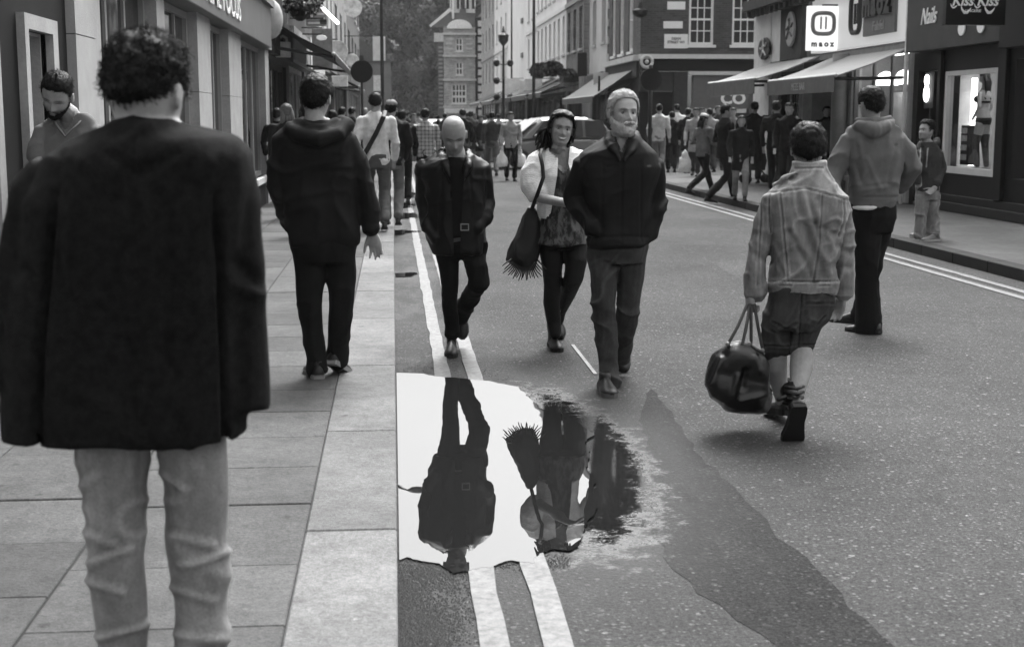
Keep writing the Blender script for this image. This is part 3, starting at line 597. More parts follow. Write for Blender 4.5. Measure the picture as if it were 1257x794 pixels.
# ---------------------------------------------------------------- bearded man
def man_old():
    Y = 8.12; p = Person('white haired bearded man in a black zipped jacket and dark jeans walking towards the camera', A(*G(750, 488, 0)[:2], 0))
    fr = Frame(P(765, 139, Y), yaw=166, pitch=-3, roll=-2, sc=1.02)
    b = MB(); add_head(b, fr, nose=1.25); torso_rings(b, [(752, 776, 168, .02, .06), (742, 786, 182, .03, .08), (735, 792, 200, 0, .07), (735, 792, 300, 0, .07)], Y)
    b.tube([fr.w((0, -.02, -.08)), P(763, 170, Y+.02), P(763, 184, Y+.03)], [.058, .062, .075], 14)
    limb(b, [(714, 204, 0, 8), (706, 240, .03, 7)], Y); limb(b, [(802, 205, 0, 8), (807, 245, .02, 7)], Y)
    limb(b, [(742, 310, 0, 11), (742, 380, -.03, 9), (747, 460, -.05, 6)], Y); limb(b, [(775, 310, 0, 11), (773, 380, .05, 9), (763, 440, .3, 6)], Y)
    p.garment('body', b, mat_skin(.36), .0048, 1, 0, tonef=skin_tone(fr, .6, .4))
    eyes(p, fr, (.1, .02))
    hl = lambda x, y, z: np.interp(np.degrees(np.abs(np.arctan2(x, y))), [0, 30, 50, 66, 76, 88, 96, 112, 125, 180], [.080, .074, .055, .015, -.03, -.03, .018, .018, -.05, -.07])
    v, f, n = hair_cap(fr, .012, -.07, .005, 60, 1.3, mask=hl); h = MB(); h.add(v, f); strands(h, v, n, 3000, .014, .1, .1, .0011, 10, grow=A(.6, 2.6, .5)); p.simple('hair', h, M(.36, .5, .45, 60, .6, 240, 'hair'))
    bd = MB(); v, f, n = beard_cap(fr, .013); bd.add(v, f); strands(bd, v, n, 2200, .010, 1.4, .25, .001, 11)
    for s in (-1, 1):
        for k in range(70):
            q = fr.w((s*RNG.uniform(.001, .02), .093+RNG.uniform(0, .006), -.052-RNG.random()*.006)); bd.tube([q, q+fr.d((s*.01, .004, -.007)), q+fr.d((s*.018, .0, -.014))], [.0022, .002, .0008], 4)
    p.simple('beard', bd, M(.46, .6, .25, 60, .5, 240, 'hair'))
    sh = MB()
    for s in (-1, 1):
        sh.tube([P(763+s*11, 166, Y+.05), P(763+s*9, 174, Y-.06), P(763+s*3, 184, Y-.10)], [.018, .018, .012], 8, .5)
    o = p.simple('shirt_collar', sh, M(.10, .8, .2, 10, .2, 100, 'cloth'))
    j = MB(); torso_rings(j, [(748, 781, 168, .03, .085), (730, 795, 177, .03, .115), (712, 806, 188, .02, .135), (706, 811, 205, .01, .145), (715, 803, 235, 0, .145), (722, 799, 262, 0, .15), (722, 797, 285, 0, .155), (722, 796, 301, 0, .155)], Y, e=2.5)
    limb(j, [(716, 200, 0, 13), (708, 222, .02, 13), (704, 244, .03, 12), (713, 262, -.02, 11.5), (728, 278, -.08, 11), (737, 286, -.09, 9)], Y); limb(j, [(801, 201, 0, 13), (805, 224, .02, 12.5), (807, 248, .02, 11.5), (804, 270, -.02, 10.5), (797, 286, -.05, 9.5), (790, 296, -.07, 8)], Y)
    j.tube([P(749, 165, Y+.07), P(747, 172, Y-.04), P(756, 186, Y-.14), P(761, 198, Y-.16)], [.02, .026, .022, .01], 8, .6); j.tube([P(780, 163, Y+.07), P(782, 172, Y-.03), P(773, 186, Y-.13), P(766, 198, Y-.16)], [.02, .026, .022, .01], 8, .6)
    def dz(V, N):
        px, py = proj_v(V); f_ = V[:, 1] < Y
        d = -.006*np.exp(-(seamdist(px, py, [(764, 196), (762, 300)])/1.2)**2)*f_
        for ln in ([(740, 202), (738, 296)], [(786, 200), (788, 296)], [(712, 196), (722, 230)], [(745, 205), (756, 205)]): d = d-.005*np.exp(-(seamdist(px, py, ln)/1.2)**2)*f_
        return d-.006*np.exp(-((py-291)/1.3)**2)*(px > 722)*(px < 797)
    def tn(V, N):
        px, py = proj_v(V); t = np.ones(len(V)); t += 14*np.exp(-(seamdist(px, py, [(794, 204), (797, 204)])/1.1)**4)*(V[:, 1] < Y); t += 9*np.exp(-(seamdist(px, py, [(808, 201), (810, 206)])/1.2)**4); return t
    p.garment('jacket', j, M(.02, .62, .35, 9, .5, 200, 'fabric', .4), .009, 2, .010, (9, 9, 10), 17, dispf=dz, tonef=tn, cut=lambda V, N: (V[:, 1] < Y-.0) & (seamdist(*proj_v(V), [(764, 165), (763, 187)]) < np.interp(proj_v(V)[1], [168, 188], [9, 2])))
    t = MB(); torso_rings(t, [(722, 797, 290, 0, .14), (723, 796, 305, 0, .14), (726, 793, 322, 0, .11)], Y)
    limb(t, [(741, 308, 0, 19), (741, 340, -.03, 18), (742, 375, -.05, 15.5), (743, 410, -.02, 14), (746, 440, .0, 13), (748, 468, -.03, 13), (748, 476, -.04, 13)], Y)
    limb(t, [(776, 308, 0, 18.5), (774, 340, .02, 17.5), (771, 375, .05, 15), (767, 405, .18, 12.5), (763, 432, .30, 10.5), (763, 441, .33, 10.5)], Y)
    p.garment('jeans', t, M(.055, .8, .3, 8, .4, 220, 'denim', .3), .009, 1, .011, (12, 12, 9), 18)
    put_shoe(p, 751, 489, Y-.17, (.03, -1, 0), 2, v=.03, sole=.12, wd=.054, L=.29); put_shoe(p, 766, 460, Y+.42, (.12, -1, 0), 45, v=.04, sole=.06, wd=.05, L=.29)
# ---------------------------------------------------------------- man in denim jacket and shorts
def man_denim():
    Y = 6.85; p = Person('man in a worn denim jacket, shorts and black ankle boots walking away with a holdall', A(*G(968, 540, 0)[:2], 0))
    fr = Frame(P(992, 184, Y+.06), yaw=12, pitch=12, roll=0, sc=1.0)
    b = MB(); add_head(b, fr, nz=34, na=40); b.bare = True; torso_rings(b, [(978, 1006, 205, 0, .06), (960, 1025, 238, 0, .08), (962, 1010, 360, 0, .07), (955, 990, 385, 0, .06)], Y)
    limb(b, [(950, 250, 0, 12), (934, 300, 0, 10), (924, 345, 0, 8), (921, 362, -.01, 6.5)], Y); limb(b, [(1030, 255, 0, 12), (1036, 310, .02, 10), (1036, 350, .05, 8), (1036, 362, .06, 6.5)], Y)
    limb(b, [(955, 400, 0, 11), (953, 422, .02, 13), (951, 448, .06, 15.5), (957, 475, .14, 10), (960, 492, .2, 8)], Y); limb(b, [(985, 400, 0, 11), (984, 422, -.02, 12.5), (984, 450, -.07, 15), (980, 475, -.15, 10.5), (974, 497, -.2, 8.5)], Y)
    hand(b, P(921, 360, Y-.01), (.02, .05, -1), (1, .25, 0), -1, (55, 75, 50), 1.0, .6, (.7, .3, .6)); hand(b, P(1035, 362, Y+.06), (-.12, .1, -1), (-.9, -.2, -.1), 1, (22, 25, 15), .98, .9, (.8, .5, .3), (1.3, .9, .7, .6))
    p.garment('body', b, mat_skin(.3), .007, 2, 0)
    v, f, n = hair_cap(fr, .020, -.065, .005, 60, 1.2); h = MB(); h.add(v, f); strands(h, v, n, 2200, .013, .8, .05, .0013, 12); p.simple('hair', h, M(.013, .4, .4, 30, .4, 200, 'hair'))
    j = MB(); torso_rings(j, [(973, 1012, 212, 0, .09), (956, 1022, 224, 0, .11), (941, 1040, 240, 0, .125), (938, 1043, 258, 0, .13), (944, 1033, 290, 0, .125), (946, 1027, 320, 0, .12), (945, 1026, 345, 0, .125), (946, 1025, 358, 0, .125)], Y, e=2.5)
    limb(j, [(951, 247, 0, 14), (940, 272, 0, 14.5), (933, 300, 0, 13.5), (928, 325, 0, 13), (926, 345, 0, 13), (928, 360, 0, 14)], Y); limb(j, [(1030, 252, 0, 14), (1034, 280, .01, 13.5), (1036, 310, .02, 12.5), (1037, 335, .04, 12), (1037, 352, .05, 12), (1036, 362, .05, 12.5)], Y)
    j.loft([ell(P(993, y, Y+.0), A(w, 0, 0), A(0, w*.85, 0), 24) for y, w in ((222, .125), (212, .105), (203, .088), (198, .086))])
    j.tube([P(975, 212, Y-.06), P(962, 218, Y-.04), P(950, 226, Y+.02)], [.02, .02, .01], 8, .5)
    # waistband
    j.loft([ell(P(985.5, y, Y), A(w, 0, 0), A(0, .133, 0), 28, 2.5) for y, w in ((344, .168), (346, .170), (356, .170), (358, .168))])
    lines = [[(940, 238), (990, 231), (1040, 245)], [(958, 238), (963, 290), (968, 345)], [(1010, 240), (1006, 290), (1000, 345)], [(947, 240), (944, 262), (946, 285)], [(1037, 245), (1038, 262), (1030, 290)], [(975, 206), (1010, 206)], [(945, 345), (1026, 345)], [(935, 250), (930, 350)], [(958, 350), (972, 350)], [(1005, 350), (1018, 350)]]
    def sd(V, N):
        px, py = proj_v(V); bk = N[:, 1] < .1; d = 0
        for l in lines: q = seamdist(px, py, l); d = d+(-.004*np.exp(-(q/1.0)**2)+.002*np.exp(-((q-2.4)/1.0)**2))*bk
        for ln, a in (([(985, 235), (1000, 290), (1018, 335)], .016), ([(1002, 250), (1015, 320)], .010), ([(970, 285), (990, 320), (1000, 345)], -.012), ([(950, 300), (968, 335)], .010), ([(925, 310), (945, 322)], -.008), ([(930, 295), (942, 305)], .008), ([(1028, 300), (1044, 310)], -.008), ([(1028, 325), (1044, 328)], -.007), ([(1025, 285), (1000, 275)], -.01)):
            d = d+a*np.exp(-(seamdist(px, py, ln)/4.5)**2)*bk
        return d
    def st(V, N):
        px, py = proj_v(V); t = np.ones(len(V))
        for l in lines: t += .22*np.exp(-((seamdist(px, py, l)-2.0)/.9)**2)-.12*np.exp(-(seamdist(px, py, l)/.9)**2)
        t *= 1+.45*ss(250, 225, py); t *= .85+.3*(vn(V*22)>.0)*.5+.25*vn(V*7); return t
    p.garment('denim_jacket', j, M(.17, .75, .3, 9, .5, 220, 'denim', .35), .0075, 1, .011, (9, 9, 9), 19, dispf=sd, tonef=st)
    t = MB(); torso_rings(t, [(946, 1024, 350, 0, .12), (944, 1025, 368, 0, .135), (940, 1018, 390, -.01, .135), (939, 1008, 402, 0, .12)], Y)
    limb(t, [(957, 385, 0, 19), (954, 410, .01, 18), (952, 430, .02, 16.5)], Y); limb(t, [(993, 380, -.01, 23), (988, 405, -.02, 19), (983, 428, -.02, 15)], Y)
    def sp(V, N):
        px, py = proj_v(V); bk = N[:, 1] < .1; d = 0
        for l in ([(948, 395), (965, 402), (978, 396)], [(990, 392), (1004, 397), (1014, 388)], [(985, 360), (980, 425)], [(938, 424), (968, 424)], [(970, 423), (1000, 423)], [(990, 372), (1022, 372)]): d = d+(-.006*np.exp(-(seamdist(px, py, l)/1.1)**2)+.003*np.exp(-((seamdist(px, py, l)-2.2)/1.0)**2))*bk
        return d
    p.garment('denim_shorts', t, M(.05, .8, .3, 9, .5, 220, 'denim', .3), .0075, 1, .011, (12, 12, 9), 20, dispf=sp)
    # boots: one planted ahead, one pushing off with its toe on the ground
    for toe, Yt, f, pt in (((972, 548), Y-.12, (-.02, 1, 0), 0), ((955, 505), Y+.3, (-.1, 1, 0), 0)): pass
    for ank, pt, f in ((P(974, 500, Y-.22), 62, (.02, 1, 0)), (P(962, 488, Y+.22), 8, (-.12, 1, 0))):
        u, s_ = MB(), MB(); shoe_geo(u, s_, ank, f, pt, .29, .054, .10, .008)
        for k in range(4): u.tube([ank+A(-.05, .01, .02+k*.028), ank+A(0, -.055, .022+k*.028), ank+A(.05, .01, .02+k*.028)], .009, 6)
        u.tube([ank+A(-.045, -.02, .06), ank+A(-.085, -.02, .045)], .012, 6)
        o = p.simple('boot', u, M(.016, .35, .4, 14, .4, 90, 'leather', .5)); build('sole', s_, M(.02, .7, .2, 10, .2, 90, 'leather'), o)
def holdall():
    Y = 6.8; t = thing('holdall', 'glossy black leather holdall with two handles held by the man in denim', 'bag', tuple(P(905, 506, Y)))
    out = [(892, 423), (876, 436), (867, 455), (865, 472), (872, 488), (893, 501), (911, 505), (930, 506), (940, 503), (945, 485), (945, 460), (940, 438), (934, 432), (922, 425), (906, 421)]
    c = np.mean(out, 0); b = MB(); rings = []
    pl = []
    for i in range(len(out)):
        for k in range(3): pl.append(np.array(out[i])*(1-k/3)+np.array(out[(i+1) % len(out)])*k/3)
    pl = np.array(pl)
    for d, s in ((-.14, .55), (-.135, .72), (-.10, .92), (-.05, 1.0), (.05, 1.0), (.10, .92), (.135, .72), (.14, .55)):
        q = c+(pl-c)*s; rings.append([P(x, y, Y+d) for x, y in q])
    b.loft(rings); V, N, Fc = union(b, .008, 3)
    d = .012*vn(V*A(10, 10, 7)+3)+.008*ridge(V*A(8, 8, 12)+9)
    px, py = proj_v(V)
    for ln, a in (([(905, 462), (900, 485)], .02), ([(925, 440), (930, 455)], .016), ([(885, 440), (875, 470)], .012), ([(910, 492), (938, 485)], .014), ([(915, 455), (912, 475)], -.02), ([(868, 455), (940, 470)], -.004)): d = d+a*np.exp(-(seamdist(px, py, ln)/4)**2)
    V = V+N*d[:, None]; build('bag_body', (V, Fc), M(.012, .26, .35, 9, .25, 130, 'leather', .7), t, smooth=True, fix=False)
    h = P(922, 372, Y)
    for x0, y0, x1, y1, dy, hx in ((893, 424, 911, 428, -.10, 919), (920, 424, 936, 432, -.02, 924)):
        m = MB(); m.tube([P(x0, y0+6, Y+dy), P(x0+2, y0-4, Y+dy), P((x0+hx)/2, (y0+376)/2, Y+dy/2), P(hx-2, 374, Y), P(hx+2, 373, Y), P((x1+hx)/2+1, (y1+376)/2, Y+dy/2), P(x1, y1-4, Y+dy), P(x1, y1+6, Y+dy)], .0085, 8, .6); build('handle', m, M(.05, .4, .3, 9, .2, 100, 'leather'), t, smooth=True)
        for x, y in ((x0, y0), (x1, y1)): m = MB(); m.ball(P(x, y-2, Y+dy-.005), .012, 8, 6); build('ring', m, M(.2, .25, .1, 5, 0, 60, 'metal'), t, smooth=True)
    z = MB(); z.tube([P(894, 422, Y), P(908, 419, Y), P(924, 424, Y), P(938, 434, Y)], .006, 6); build('zip', z, M(.3, .3, .1, 5, 0, 60, 'metal'), t, smooth=True)
# ---------------------------------------------------------------- man in grey hoodie
def man_hoodie():
    Y = 10.0; p = Person('man in a grey hoodie and black trousers walking away beside the man in denim', A(*G(1062, 424, 0)[:2], 0))
    fr = Frame(P(1069, 129, Y), yaw=-14, pitch=6, roll=0, sc=1.0)
    b = MB(); add_head(b, fr, nz=34, na=40); torso_rings(b, [(1060, 1080, 150, 0, .06), (1045, 1095, 165, 0, .08), (1050, 1095, 250, 0, .07)], Y)
    limb(b, [(1042, 174, 0, 7), (1027, 205, 0, 6)], Y); limb(b, [(1103, 174, 0, 7), (1117, 200, 0, 6)], Y)
    limb(b, [(1068, 265, 0, 9), (1064, 340, 0, 7), (1064, 405, 0, 5)], Y); limb(b, [(1080, 265, 0, 9), (1070, 340, .1, 7), (1052, 395, .5, 5)], Y)
    p.garment('body', b, mat_skin(.3), .008, 2, 0)
    v, f, n = hair_cap(fr, .017, -.065, .005, 60, 1.2); h = MB(); h.add(v, f); strands(h, v, n, 1600, .013, .7, .05, .0013, 13); p.simple('hair', h, M(.012, .45, .4, 30, .4, 200, 'hair'))
    j = MB(); torso_rings(j, [(1056, 1086, 150, 0, .09), (1042, 1102, 158, 0, .115), (1036, 1110, 170, 0, .13), (1038, 1108, 190, 0, .14), (1042, 1104, 215, 0, .135), (1044, 1101, 238, 0, .14), (1044, 1100, 243, 0, .135), (1045, 1099, 254, 0, .12)], Y, e=2.5)
    limb(j, [(1043, 172, 0, 11), (1033, 190, 0, 12), (1026, 208, 0, 11.5), (1021, 226, -.05, 11), (1024, 244, -.15, 10)], Y); limb(j, [(1102, 172, 0, 11.5), (1113, 188, 0, 11), (1120, 204, .0, 10.5), (1114, 220, .10, 10), (1104, 232, .2, 9)], Y)
    j.tube([P(1049, 158, Y+.0), P(1054, 154, Y-.08), P(1072, 161, Y-.16), P(1088, 156, Y-.10), P(1095, 150, Y+.0)], [.022, .035, .05, .04, .025], 12); j.tube([P(1052, 148, Y-.02), P(1070, 149, Y-.10), P(1092, 147, Y-.02)], [.022, .026, .022], 10)
    def rib(V, N):
        px, py = proj_v(V); d = -.006*np.exp(-((py-242)/1.1)**2)*(px > 1040)*(px < 1104)
        for ln, a in (([(1055, 175), (1062, 210), (1052, 232)], .012), ([(1064, 195), (1080, 232)], .012), ([(1050, 200), (1058, 225)], -.012), ([(1100, 180), (1090, 225)], -.012), ([(1048, 236), (1085, 230)], .01), ([(1060, 172), (1084, 170)], -.008)): d = d+a*np.exp(-(seamdist(px, py, ln)/3)**2)
        return d
    p.garment('hoodie', j, M(.13, .9, .2, 9, .4, 260, 'fabric', .2), .009, 2, .010, (8, 8, 8), 21, dispf=rib)
    w = MB(); torso_rings(w, [(1046, 1080, 252, -.02, .125), (1046, 1070, 257, -.02, .125)], Y); p.garment('t_shirt_hem', w, M(.5, .9, .1, 9, .2, 100, 'fabric'), .012, 1, .002)
    t = MB(); torso_rings(t, [(1045, 1099, 249, 0, .12), (1045, 1100, 265, 0, .135), (1047, 1096, 285, 0, .12)], Y)
    limb(t, [(1066, 270, 0, 19), (1064, 300, -.02, 16.5), (1064, 335, -.02, 13.5), (1065, 370, .0, 14.5), (1066, 400, 0, 16), (1066, 412, 0, 16.5)], Y); limb(t, [(1080, 270, 0, 18), (1074, 300, .05, 15), (1068, 335, .15, 12), (1062, 365, .35, 11), (1055, 390, .5, 11)], Y)
    p.garment('trousers', t, M(.014, .7, .3, 8, .5, 240, 'fabric', .35), .010, 2, .008, (12, 12, 9), 22)
    for ank, pt, f in ((P(1068, 413, Y-.02), 3, (-.4, .5, 0)), (P(1050, 397, Y+.5), 5, (-.7, .5, 0))):
        u, s_ = MB(), MB(); a = ank.copy(); a[2] = .095; shoe_geo(u, s_, a, f, pt, .3); o = p.simple('shoe', u, M(.02, .25, .3, 12, .2, 90, 'leather')); build('sole', s_, DARK, o)
# ---------------------------------------------------------------- hooded man standing outside the nail shop
def man_standing():
    Y = 16.7; p = Person('man in dark zip hoodie and faded jeans standing on the right pavement, looking left', A(*G(1133, 296, .12)[:2], .12))
    fr = Frame(P(1137, 161, Y), yaw=248, pitch=-10, roll=0, sc=1.03)
    b = MB(); add_head(b, fr, nose=1.1); torso_rings(b, [(1132, 1144, 172, 0, .06), (1128, 1150, 184, 0, .07), (1128, 1150, 232, 0, .07)], Y)
    limb(b, [(1129, 188, -.05, 5), (1126, 210, -.1, 4.5), (1128, 228, -.1, 4)], Y); limb(b, [(1150, 188, .0, 5), (1153, 212, .05, 4.5), (1146, 232, -.12, 4)], Y); limb(b, [(1134, 240, 0, 6), (1130, 290, 0, 4)], Y); limb(b, [(1146, 240, 0, 6), (1142, 290, 0, 4)], Y)
    hand(b, P(1147, 231, Y-.13), (-.8, -.1, -.7), (-.5, -.5, 0), 1, (30, 30, 20))
    p.garment('body', b, mat_skin(.3), .009, 2, 0, tonef=skin_tone(fr, .7, .3, .3)); eyes(p, fr)
    v, f, n = hair_cap(fr, .014, -.06, .005, 60, 1.6); h = MB(); h.add(v, f); strands(h, v, n, 700, .02, .2, .1, .0015, 14); p.simple('hair', h, M(.012, .45, .4, 30, .4, 200, 'hair'))
    j = MB(); torso_rings(j, [(1129, 1147, 174, 0, .09), (1125, 1153, 182, 0, .12), (1124, 1156, 192, 0, .13), (1125, 1154, 215, 0, .12), (1124, 1152, 234, 0, .125)], Y)
    limb(j, [(1128, 188, -.06, 6), (1125, 208, -.12, 6), (1126, 224, -.12, 5.5)], Y); limb(j, [(1151, 188, .0, 7), (1155, 208, .02, 6.5), (1149, 226, -.1, 6)], Y); j.tube([P(1132, 177, Y-.08), P(1142, 180, Y+.05), P(1150, 177, Y+.08), P(1150, 172, Y+.12)], [.03, .04, .05, .04], 8)
    def tn(V, N):
        px, py = proj_v(V); return 1+9*np.exp(-(seamdist(px, py, [(1139, 182), (1137, 205)])/.7)**4)*(V[:, 1] < Y)+9*np.exp(-(seamdist(px, py, [(1130, 182), (1129, 200)])/.6)**4)*(V[:, 1] < Y)
    p.garment('zip_hoodie', j, M(.05, .85, .3, 9, .4, 220, 'fabric'), .010, 2, .008, (9, 9, 9), 23, tonef=tn)
    t = MB(); torso_rings(t, [(1124, 1152, 228, 0, .12), (1124, 1151, 245, 0, .12)], Y); limb(t, [(1133, 240, -.02, 9), (1131, 262, -.04, 7.5), (1129, 285, -.04, 7), (1128, 291, -.04, 7)], Y); limb(t, [(1144, 240, .02, 9), (1145, 262, .02, 7.5), (1145, 288, .0, 7.5), (1144, 294, .0, 8)], Y)
    p.garment('jeans', t, M(.17, .85, .3, 9, .4, 200, 'denim'), .010, 1, .012, (12, 12, 9), 24)
    for px, py, dy, f in ((1117, 291, -.05, (-1, -.25, 0)), (1132, 297, -.05, (-1, -.5, 0))): put_shoe(p, px, py, Y+dy, f, 0, v=.09, sole=.35, wd=.05)
# ================================================================ crowd figures (a few dozen pixels tall)
def walker(label, px, fy, H=1.72, face=0, top=.03, bot=.025, hair=.015, z=0.0, skirt=False, longhair=False, stride=.35, group=None, arm=None, coat=False, bag=None, hat=None, skin=.3, kid=False, Y=None, seed=0, kind=''):
    if Y is None: base = G(px, fy, z)
    else: base = P(px, 144, Y); base[2] = z
    p = Person(label, base, group=group)
    k = H/1.75; c, s = math.cos(math.radians(-face)), math.sin(math.radians(-face))
    W_ = lambda x, y, z_: base+A(x*c-y*s, x*s+y*c, z_)*k
    D_ = lambda x, y: A(x*c-y*s, x*s+y*c, 0)
    r = np.random.default_rng(seed+int(px*7)); st = stride
    fr = Frame(W_(0, .02, 1.635), yaw=face+r.uniform(-15, 15), pitch=r.uniform(-2, 12), sc=.98*k)
    b = MB(); add_head(b, fr, nz=24, na=28)
    b.loft([ell(W_(0, 0, a), D_(w, 0)*k, D_(0, .07)*k, 14) for a, w in ((.95, .11), (1.2, .10), (1.42, .13), (1.5, .06))])
    sh = [W_(x, 0, 1.42) for x in (-.19, .19)]
    el = [W_(-.25, -.03-st*.15, 1.14), W_(.25, -.03+st*.15, 1.14)]; wr = [W_(-.24, .10-st*.35, .92), W_(.24, .10+st*.35, .92)]
    if arm == 'pocket': wr = [W_(-.17, .12, .95), W_(.17, .12, .95)]
    if arm == 'wave': el[1] = W_(.40, .05, 1.42); wr[1] = W_(.50, .08, 1.66)
    if arm == 'front': wr = [W_(-.12, .24, 1.12), W_(.14, .24, 1.1)]
    for i in (0, 1):
        b.tube([sh[i], el[i], wr[i]], [.045*k, .038*k, .028*k], 8); d = unit(wr[i]-el[i])
        b.tube([wr[i], wr[i]+d*.09*k], [.034*k, .030*k], 8, .5)
        for q in (-.02, 0, .02): b.tube([wr[i]+d*.08*k+D_(q, 0), wr[i]+d*.17*k+D_(q*1.2, .0)], [.011, .009], 6)
    kn = [W_(-.10, .10+st*.25, .50), W_(.10, .06-st*.15, .50)]; an = [W_(-.09, .0+st*.75, .11), W_(.09, -.05-st*.85, .11+.12*st)]; hp = [W_(-.09, 0, .92), W_(.09, 0, .92)]
    for i in (0, 1): b.tube([hp[i], kn[i], an[i]], [.07*k, .05*k, .036*k], 8)
    p.garment('body', b, mat_skin(skin), .013, 1, 0)
    v, f, n = hair_cap(fr, .016, -.10 if longhair else -.06, .006, 50, 1.1, nz=26, na=32, seed=seed); h = MB(); h.add(v, f)
    if longhair:
        for q in range(12): x = r.uniform(-.075, .075); h.tube([fr.w((x, -.05, .02)), fr.w((x*1.3, -.08, -.10)), fr.w((x*1.4, -.07, -.22))], [.03, .028, .012], 6)
    strands(h, v, n, 160, .02, .4, .1, .003, seed); p.simple('hair', h, M(hair, .5, .3, 30, .2, 200, 'hair'))
    if hat:
        m = MB(); m.loft([ell(fr.w((0, -.01, z_)), fr.d((a*fr.s, 0, 0)), fr.d((0, a*1.2*fr.s, 0)), 16) for z_, a in ((.055, .088), (.09, .088), (.12, .07), (.135, .03))]); p.simple('hat', m, M(hat, .8, .1, 9, .2, 100, 'cloth'))
    t = MB(); lo = .62 if coat else .84
    t.loft([ell(W_(0, y, a), D_(w, 0)*k, D_(0, q)*k, 18, 2.3) for a, w, y, q in ((lo, .19 if coat else .165, 0, .125), (.95, .17, 0, .12), (1.15, .16, 0, .115), (1.33, .195, 0, .125), (1.43, .185, 0, .11), (1.50, .09, 0, .08), (1.53, .065, 0, .065))])
    for i in (0, 1): t.tube([sh[i], el[i], wr[i]], [.068*k, .058*k, .046*k], 10)
    p.garment('coat' if coat else 'jacket', t, M(top, .8, .3, 9, .4, 200, kind or 'fabric'), .016, 2, .009, (9, 9, 10), seed)
    t = MB()
    if skirt:
        t.loft([ell(W_(0, .0, a), D_(w, 0)*k, D_(0, w*.75)*k, 16) for a, w in ((.50, .24), (.75, .20), (.98, .155))])
        p.garment('skirt', t, M(bot, .8, .3, 9, .4, 200, 'fabric'), .016, 2, .01, (14, 14, 4), seed+1)
        t = MB()
        for i in (0, 1): t.tube([hp[i], kn[i], an[i]], [.08*k, .056*k, .04*k], 8)
        p.garment('tights', t, M(.02, .7, .3, 9, .2, 200, 'fabric'), .014, 1, 0)
    else:
        t.loft([ell(W_(0, 0, a), D_(.165, 0)*k, D_(0, .12)*k, 16) for a in (.80, .98)])
        for i in (0, 1): t.tube([hp[i], kn[i], an[i]], [.092*k, .072*k, .064*k], 10)
        p.garment('trousers', t, M(bot, .8, .3, 9, .4, 200, 'fabric'), .015, 2, .008, (11, 11, 9), seed+1)
    for i in (0, 1):
        u, s_ = MB(), MB(); shoe_geo(u, s_, an[i]+A(0, 0, -.02*k), D_(0, 1), 25*st if i else 0, .27*k, .046*k); o = p.simple('shoe', u, DARK); build('sole', s_, BLACK, o)
    return p, wr, W_
# ================================================================ facades
class Wall:
    def __init__(s, O, u, n): s.O, s.u, s.n = np.asarray(O, float), unit(u), unit(n)
    def pt(s, a, z, d=0): return s.O+s.u*a+s.n*d+A(0, 0, z)
    def box(s, mb, a0, a1, z0, z1, d0, d1):
        v = [s.pt(a, z, d) for a in (a0, a1) for d in (d0, d1) for z in (z0, z1)]
        return mb.add(v, [(0, 1, 3, 2), (4, 6, 7, 5), (0, 4, 5, 1), (2, 3, 7, 6), (0, 2, 6, 4), (1, 5, 7, 3)])
    def bx(s, name, a0, a1, z0, z1, d0, d1, mat, par, bevel=0):
        m = MB(); s.box(m, a0, a1, z0, z1, d0, d1); return build(name, m, mat, par, bevel=bevel)
    def solid(s, mb, a0, a1, z0, z1, ops, th=.3):
        """wall with real openings: ops = [(a0,a1,z0,z1)]"""
        A_ = sorted({a0, a1, *[q for o in ops for q in o[:2] if a0 < q < a1]}); Z_ = sorted({z0, z1, *[q for o in ops for q in o[2:] if z0 < q < z1]})
        for i in range(len(A_)-1):
            j = 0
            while j < len(Z_)-1:
                inn = lambda jj: any(o[0] <= (A_[i]+A_[i+1])/2 <= o[1] and o[2] <= (Z_[jj]+Z_[jj+1])/2 <= o[3] for o in ops)
                if inn(j): j += 1; continue
                k = j
                while k+1 < len(Z_)-1 and not inn(k+1): k += 1
                s.box(mb, A_[i], A_[i+1], Z_[j], Z_[k+1], -th, 0); j = k+1
    def window(s, par, a0, a1, z0, z1, mat=None, nx=2, nz=2, dep=.14, fw=.06, bar=.03, single=True, gm=None, sill=True, name='window'):
        fm = mat or WHITE; m = MB()
        s.box(m, a0, a0+fw, z0, z1, -dep-.05, -dep+.03); s.box(m, a1-fw, a1, z0, z1, -dep-.05, -dep+.03); s.box(m, a0+fw, a1-fw, z0, z0+fw, -dep-.05, -dep+.03); s.box(m, a0+fw, a1-fw, z1-fw, z1, -dep-.05, -dep+.03)
        W1 = (a1-a0-2*fw); H1 = (z1-z0-2*fw)
        for i in range(1, nx): q = a0+fw+W1*i/nx; s.box(m, q-bar/2, q+bar/2, z0+fw, z1-fw, -dep-.03, -dep+.01)
        for j in range(1, nz):
            q = z0+fw+H1*j/nz; bb = bar*2 if j == nz//2 and nz > 2 else bar
            s.box(m, a0+fw, a1-fw, q-bb/2, q+bb/2, -dep-.035, -dep+.015)
        w = build(name, m, fm, par, loc=s.pt((a0+a1)/2, z0, -dep))
        if single: s.bx('pane', a0+fw*.5, a1-fw*.5, z0+fw*.5, z1-fw*.5, -dep-.045, -dep-.04, gm or GLASS, w)
        else:
            for i in range(nx):
                for j in range(nz): s.bx('pane', a0+fw+W1*i/nx, a0+fw+W1*(i+1)/nx-.001, z0+fw+H1*j/nz, z0+fw+H1*(j+1)/nz-.001, -dep-.03, -dep-.015-.0004*((i*5+j*3) % 4), gm or GLASS, w)
        if sill: s.bx('sill', a0-.08, a1+.08, z0-.10, z0-.005, -dep, .07, fm if sill is True else sill, w)
        return w
